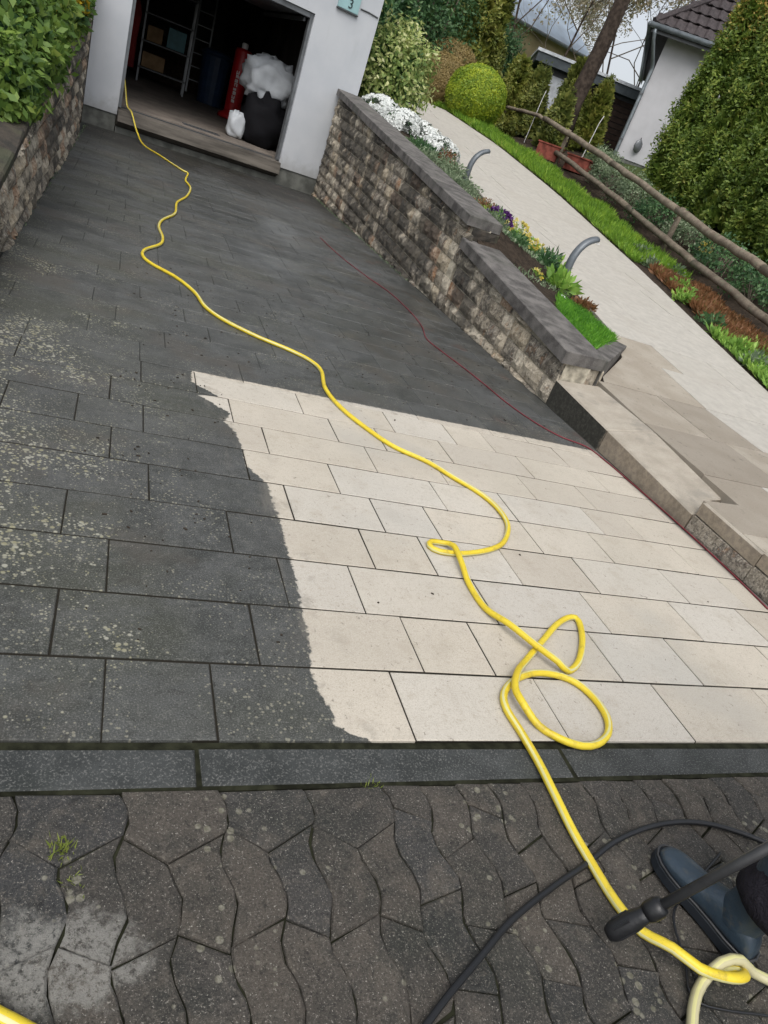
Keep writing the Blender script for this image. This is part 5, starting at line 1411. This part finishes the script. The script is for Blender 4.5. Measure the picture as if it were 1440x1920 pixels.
tree('spring_tree', (22.5, 42.0, 3.4), 11, .06, 'distant leafing tree seen above the house gutter', 'leaf_spring', 22000, .13, 24, first=.2, limbs=7, group=tg)
tree('spring_tree', (24.5, 38.0, 3.4), 11, .06, 'distant spring tree above the roof of the white house', 'leaf_spring', 22000, .13, 25, first=.2, limbs=7, group=tg)
# ------------------------------------------------------------------ hoses and cables on the ground
def hose_obj(name, pts, rad, mats, label, cat, stripes=None, seg=10, step=.025, zs=0):
    P = spline(pts, step)
    P = [(p[0], p[1], p[2] + zs) for p in P]
    mb = MB(); mb.tube(P, rad, seg, True, 0, stripes, .03)
    return tag(mb.build(name, mats, None, True), label, cat)
HP = [tuple(p) for p in D['hose']]
start = [tuple(fp(.80, .62, 1.02)), tuple(fp(.84, .36, .75)), tuple(fp(.88, .12, .47)), tuple(fp(.93, -.12, .402)), tuple(fp(1.02, -.35, .16)), (.30, 14.35, .02)]
hp_ = start + [(.574, 13.6, .014)] + HP[2:]
out = []
def near_i(x, y, lo, hi):
    return min(range(lo, hi), key=lambda i: (hp_[i][0] - x) ** 2 + (hp_[i][1] - y) ** 2)
hp_ = [list(p) for p in hp_]
o = len(start) + 1 - 2                                              # offset into D['hose'] numbering
def lift(a, b, z):
    for i in range(a, b + 1): hp_[i + o][2] = z
lift(44, 46, .042); lift(53, 54, .014)                              # first strand over the loop strand
lift(55, 57, .042); lift(67, 69, .014)                              # the loop lies on top of the strand that leaves it
lift(40, 41, .034)
lift(79, 82, .044); lift(83, 83, .03); lift(84, 87, .016)
hose_obj('garden_hose', hp_, .0138, ['hose_yellow', 'hose_line'], 'long yellow garden hose winding from the garage and looping on the washed slabs', 'hose', (2, 7))
h2p = [list(p) for p in D['hose2']]
for i in range(4, 6): h2p[i][2] = .046
hose_obj('garden_hose', [(1.36, .25, .014)] + h2p + [(2.05, .30, .014)], .0138, ['hose_pale', 'hose_line'], 'pale striped hose hooked through the yellow hose beside the boot', 'hose', (0, 3, 6))
hose_obj('garden_hose', [(-.3, .88, .014)] + [tuple(p) for p in D['hose3']] + [(.2, .56, .014), (.5, .30, .014)], .0138, ['hose_yellow', 'hose_line'], 'short piece of yellow hose in the bottom left corner', 'hose', (2, 7))
hose_obj('pressure_hose', [(.55, .38, .008)] + [tuple(p) for p in D['pressure']] + [(2.3, .45, .008), (2.05, .1, .008)], .0085, ['hose_black'], 'black pressure washer hose arching across the road pavers', 'hose')
hose_obj('cord', [tuple(p) for p in D['thin']] + [(2.1, .3, .004)], .0035, ['hose_black'], 'thin black cord trailing under the boot', 'cord', seg=6)
RC = [list(p) for p in D['red']]
hose_obj('red_cable', RC, .0048, ['cable_red'], 'thin dark red cable lying along the foot of the right wall', 'cable', seg=7)
# twigs and scraps on the slabs and between the pavers
V, F = [], []
mb = MB()
for i in range(260):
    if i < 190: x, y = rnd.uniform(.2, 3.5), rnd.uniform(4.2, 6.5)
    elif i < 254: x, y = rnd.uniform(0, .72), rnd.uniform(1.7, 4.0)
    else: x, y = rnd.uniform(1, 3.4), rnd.uniform(1.4, 4)
    s = rnd.uniform(.003, .009); a = rnd.uniform(0, 6.28)
    mb.box((x, y, .003), (s * rnd.uniform(1, 2.5), s, .003), Matrix.Rotation(a, 3, 'Z'))
tag(mb.build('leaf_litter', 'debris'), kind='stuff')
for (x, y, n_, h_, lb) in ((.077, 1.026, 70, .030, 'small grass tuft in a paver joint at the lower left'), (.115, .955, 30, .02, 'tiny moss tuft in the joint just below the grass tuft'), (.868, 1.17, 30, .02, 'moss tuft in the joint along the kerb, left of the hose')):
    d = rng.normal(0, .014, (n_, 3)); d[:, 2] = 0
    A = unit(np.stack([rng.normal(0, .5, n_), rng.normal(0, .5, n_), np.ones(n_)], 1))
    tag(leaves('grass_tuft', np.array((x, y, -.012)) + d, A, h_, 'moss_tuft', None, .12), lb, 'grass tuft')
# green growth at the foot of the walls
Q = []
for i in range(900):
    y = rnd.uniform(9, 15.2); Q.append((XW1 - rnd.uniform(-.01, .05), y, -.005))
for i in range(500):
    y = rnd.uniform(6, 14.6); Q.append((XW0 + rnd.uniform(-.01, .03), y, -.005))
Q = np.array(Q)
tag(leaves('wall_foot_moss', Q, np.tile([[0, 0, 1.]], (len(Q), 1)), .025, 'leaf_grey', None, .3, .2, .8), kind='stuff')

# ------------------------------------------------------------------ pressure washer lance
tip = Vector((1.345, .668, .070)); thr = Vector((1.830, .578, .93))
dl = (thr - tip).normalized()
lance = empty('pressure_lance', tip, 'black pressure washer lance with thick nozzle held over the yellow hose', 'pressure washer')
L_ = (thr - tip).length
def along(s): return tip + dl * s
MB().tube([along(-.012), along(0), along(.012), along(.06), along(.085), along(.12)], [.017, .023, .025, .025, .021, .019], 14).build('nozzle', 'lance_black', lance, True)
MB().tube([along(.10), along(.112), along(.135), along(.147)], [.022, .0255, .0255, .02], 14).build('nozzle_collar', 'lance_black', lance, True)
for k in range(5):
    a = k * 1.257
    s_ = dl.cross(Vector((0, 0, 1))).normalized(); u_ = dl.cross(s_)
    MB().tube([along(.015) + (s_ * math.cos(a) + u_ * math.sin(a)) * .024, along(.06) + (s_ * math.cos(a) + u_ * math.sin(a)) * .024], .004, 6).build('grip_rib', 'lance_black', lance)
MB().tube([along(.14), along(.4), along(L_ - .25)], .0125, 12).build('tube', 'lance_tube', lance, True)
MB().tube([along(L_ - .27), along(L_ - .2), along(L_ + .02), along(L_ + .12)], [.018, .026, .027, .03], 12).build('gun_body', 'lance_black', lance, True)
MB().tube([along(L_ + .06), along(L_ + .09) + Vector((.02, -.02, -.09)), along(L_ + .12) + Vector((.04, -.03, -.17))], [.022, .02, .024], 10).build('gun_grip', 'lance_black', lance, True)

# ------------------------------------------------------------------ person in rubber boots holding the lance
person = empty('person', (1.98, .52, 0), 'person in dark trousers and blue black rubber boots at the lower right edge', 'person')
def skin(name, joints, bones, mat, parent, sub=2, root=0):
    me = bpy.data.meshes.new(name)
    o_ = wloc(parent)
    me.from_pydata([tuple(Vector(j[0]) - o_) for j in joints], bones, [])
    me.materials.append(M[mat])
    ob = link(bpy.data.objects.new(name, me), parent)
    sk = ob.modifiers.new('skin', 'SKIN'); sk.use_smooth_shade = True
    for i, j in enumerate(joints):
        r = j[1] if hasattr(j[1], '__len__') else (j[1], j[1])
        me.skin_vertices[0].data[i].radius = r
        me.skin_vertices[0].data[i].use_root = (i == root)
    sb = ob.modifiers.new('smooth', 'SUBSURF'); sb.levels = sub; sb.render_levels = sub
    return ob
A_R = Vector((1.765, .62, 0)); A_L = Vector((2.19, .32, 0))        # ankles on the ground
J = [((2.02, .36, .98), (.165, .12)), ((2.01, .38, 1.16), (.15, .11)), ((2.0, .41, 1.36), (.175, .115)), ((1.99, .43, 1.50), (.07, .065)), ((1.972, .478, 1.66), (.050, .052)),
     ((1.93, .42, .90), .095), ((1.835, .585, .52), .068), ((1.775, .625, .34), .066),
     ((2.10, .31, .90), .095), ((2.15, .345, .52), .068), ((2.18, .32, .33), .064),
     ((1.83, .34, 1.43), .062), ((1.74, .40, 1.17), .047), ((1.80, .53, .985), .034),
     ((2.16, .49, 1.43), .062), ((2.16, .62, 1.19), .047), ((1.95, .66, 1.08), .034)]
Bn = [(0, 1), (1, 2), (2, 3), (3, 4), (0, 5), (5, 6), (6, 7), (0, 8), (8, 9), (9, 10), (2, 11), (11, 12), (12, 13), (2, 14), (14, 15), (15, 16)]
skin('body', J, Bn, 'jacket', person)
# trousers over the body's legs, falling loosely over the boot shafts
for a, k, hcol in ((Vector((1.768, .625, .165)), Vector((1.835, .585, .52)), Vector((1.94, .41, .93))), (Vector((2.18, .325, .235)), Vector((2.15, .345, .52)), Vector((2.10, .31, .93)))):
    P = spline([a, (a + k) / 2 + Vector((.008, .006, 0)), k, (k + hcol) / 2, hcol], .022)
    n_ = len(P); mb = MB()
    rr = [(.090 if i < 1 else .097) + .030 * (i / n_) for i in range(n_)]
    mb.tube(P, rr, 22)
    ca = np.array([list(P[min(len(P) - 1, q // 22)]) for q in range(len(mb.v))])
    for q in range(len(mb.v)):
        d_ = np.array(mb.v[q]) - ca[q]; an_ = math.atan2(d_[1], d_[0])
        f_ = 1 + .028 * math.sin(ca[q][2] * 60 + 2.2 * math.sin(an_ * 2 + a.x * 9)) + .03 * math.sin(an_ * 5 + ca[q][2] * 25)
        mb.v[q] = tuple(ca[q] + d_ * f_)
    mb.build('trouser_leg', 'trousers', person, True)
# head
def head(c, yaw):
    R = Matrix.Rotation(yaw, 3, 'Z')
    V, F = [], []; nu, nv = 24, 18
    for j in range(nv + 1):
        th = math.pi * j / nv
        for i in range(nu):
            a = 2 * math.pi * i / nu
            x, y, z = math.sin(th) * math.cos(a), math.sin(th) * math.sin(a), math.cos(th)
            p = Vector((x * .075, y * .095, z * .115))
            if z < -.2: p.x *= 1 + .35 * (z + .2); p.y = p.y * (1 + .2 * (z + .2)) + .012
            if y > .9 and abs(x) < .25 and -.35 < z < .15: p.y += .022 * (1 - abs(x) / .25) * (.5 + (.15 - z))
            if y > .75 and abs(abs(x) - .4) < .2 and .0 < z < .25: p.y -= .008
            if y > .85 and abs(x) < .4 and -.62 < z < -.5: p.y += .004
            V.append(Vector(c) + R @ p)
    for j in range(nv):
        for i in range(nu): F.append((j * nu + i, (j + 1) * nu + i, (j + 1) * nu + (i + 1) % nu, j * nu + (i + 1) % nu))
    hd = mk('head', V, F, 'skin', person, True)
    hv = []
    keep = MB()
    for j in range(nv + 1):
        th = math.pi * j / nv
        for i in range(nu):
            a = 2 * math.pi * i / nu
            x, y, z = math.sin(th) * math.cos(a), math.sin(th) * math.sin(a), math.cos(th)
            hv.append(Vector(c) + R @ Vector((x * .083, y * .100 - .008, z * .122 + .006)))
    hf = []
    for j in range(nv):
        for i in range(nu):
            a = 2 * math.pi * (i + .5) / nu; z = math.cos(math.pi * (j + .5) / nv); y = math.sin(a)
            if z > .55 or (y < .25 and z > -.45): hf.append((j * nu + i, (j + 1) * nu + i, (j + 1) * nu + (i + 1) % nu, j * nu + (i + 1) % nu))
    mk('hair', hv, hf, 'hair', hd, True)
    for sx in (-1, 1):
        e = MB(); lathe(e, Vector(c) + R @ Vector((sx * .030, .083, .008)), [(.004, -.009), (.0105, -.004), (.0105, .004), (.004, .009)], 8); e.build('eye', 'ink', hd, True)
        e = MB(); lathe(e, Vector(c) + R @ Vector((sx * .077, -.005, -.02)), [(.006, -.03), (.014, -.01), (.016, .015), (.008, .03)], 8, sx=.5); e.build('ear', 'skin', hd, True)
    MB().box(Vector(c) + R @ Vector((0, .095, -.068)), (.045, .008, .008), R, .003).build('mouth', 'skin', hd)
head((1.97, .49, 1.70), .75)
# gloved hands: palm and five fingers closed round the lance
def hand(c, fwd, grip, side, mirror):
    c = Vector(c); fwd = Vector(fwd).normalized(); grip = Vector(grip).normalized()
    nrm = fwd.cross(grip).normalized() * mirror
    js = [(c - fwd * .055, (.026, .020)), (c, (.036, .018))]; bn = [(0, 1)]
    for k, ln in enumerate((.9, 1.0, .95, .8)):
        b_ = c + grip * (.033 - .022 * k) + fwd * .02
        p1 = b_ + fwd * .035 * ln; p2 = p1 + (fwd * .25 + nrm) * .024 * ln; p3 = p2 + (nrm * .5 - fwd) * .022 * ln
        i0 = len(js); js += [(b_, .0105), (p1, .0098), (p2, .009), (p3, .008)]; bn += [(1, i0), (i0, i0 + 1), (i0 + 1, i0 + 2), (i0 + 2, i0 + 3)]
    b_ = c - fwd * .02 + grip * .03; p1 = b_ + (grip * .7 + nrm * .7) * .03; p2 = p1 + (fwd + nrm * .6) * .025
    i0 = len(js); js += [(b_, .012), (p1, .0105), (p2, .009)]; bn += [(0, i0), (i0, i0 + 1), (i0 + 1, i0 + 2)]
    skin('glove', js, bn, 'glove', person, 1)
hand(along(L_ - .02) + Vector((.012, -.03, .035)), (along(L_ - .02) - Vector((1.80, .53, .985))) + Vector((.0, .1, -.03)), dl, 1, 1)
hand(along(L_ - .20) + Vector((.055, .03, .03)), (along(L_ - .2) - Vector((1.95, .66, 1.08))), dl, 1, -1)
# boots: lofted foot with a sole, then a shaft
def boot(ank, yaw):
    R = Matrix.Rotation(yaw, 3, 'Z'); ank = Vector((ank[0], ank[1], 0))
    # sections along the foot: y, half width left/right, sole z, top z
    S_ = [(-.088, .020, .030, .030), (-.080, .033, .030, .075), (-.055, .040, .028, .115), (-.02, .042, .026, .135), (.03, .041, .026, .132), (.075, .043, .026, .108), (.12, .049, .026, .088), (.16, .051, .026, .079), (.195, .046, .027, .072), (.222, .034, .029, .062), (.236, .016, .033, .046)]
    V, F = [], []; n_ = 18
    for (y, w, z0, z1) in S_:
        for k in range(n_):
            a = 2 * math.pi * k / n_
            cx_, cz_ = math.cos(a), math.sin(a)
            zc = (z0 + z1) / 2; hz = (z1 - z0) / 2
            x = w * math.copysign(abs(cx_) ** (.62 if cz_ < 0 else .85), cx_)
            z = zc + hz * math.copysign(abs(cz_) ** (.6 if cz_ < 0 else .9), cz_)
            skew = .010 * (y / .236) if y > 0 else 0
            V.append(ank + R @ Vector((x + skew, y, z)))
    m = len(S_)
    for i in range(m - 1):
        for k in range(n_): F.append((i * n_ + k, i * n_ + (k + 1) % n_, (i + 1) * n_ + (k + 1) % n_, (i + 1) * n_ + k))
    F.append(tuple(reversed(range(n_)))); F.append(tuple((m - 1) * n_ + k for k in range(n_)))
    # shaft
    sh = [(.075, .040, .060, .005), (.11, .043, .062, .004), (.145, .047, .060, -.002), (.19, .053, .060, -.006), (.25, .060, .064, -.008), (.30, .064, .068, -.008), (.345, .066, .070, -.006)]
    b_ = len(V)
    for (z, wx, wy, yo) in sh:
        for k in range(n_):
            a = 2 * math.pi * k / n_
            cr = .0045 * math.sin(z * 150 + 3 * math.cos(a)) if z < .2 else 0
            V.append(ank + R @ Vector(((wx + cr) * math.cos(a), (wy + cr) * math.sin(a) + yo - .012, z)))
    for i in range(len(sh) - 1):
        for k in range(n_): F.append((b_ + i * n_ + k, b_ + i * n_ + (k + 1) % n_, b_ + (i + 1) * n_ + (k + 1) % n_, b_ + (i + 1) * n_ + k))
    bo = mk('rubber_boot', V, F, 'boot_rubber', person, True)
    ss = bo.modifiers.new('smooth', 'SUBSURF'); ss.levels = 1; ss.render_levels = 2
    out_ = [(-.094, .0), (-.088, .027), (-.065, .043), (-.02, .047), (.03, .045), (.08, .047), (.13, .055), (.17, .056), (.205, .050), (.232, .036), (.247, .014), (.249, 0)]
    poly = [(w, y) for y, w in out_] + [(-w, y) for y, w in out_[-2:0:-1]]
    top = [ank + R @ Vector((x + (.010 * y / .236 if y > 0 else 0), y, .034)) for x, y in poly]
    sm = MB().prism(top, .030, .004); sm.build('sole', 'boot_sole', bo)
    wl = [ank + R @ Vector((x * .985 + (.010 * y / .236 if y > 0 else 0), y * .985, .040)) for x, y in poly]; wb = MB(); wb.tube(wl + [wl[0]], .0038, 6, False); wb.build('welt', 'lance_tube', bo, True)
    rim = MB(); ring = [ank + R @ Vector((.068 * math.cos(a), .072 * math.sin(a) - .018, .345)) for a in np.linspace(0, 6.283, 19)]
    rim.tube(ring, .006, 6, False); rim.build('cuff', 'boot_sole', bo, True)
boot((1.757, .657), .25)
boot((2.19, .33), -.1)
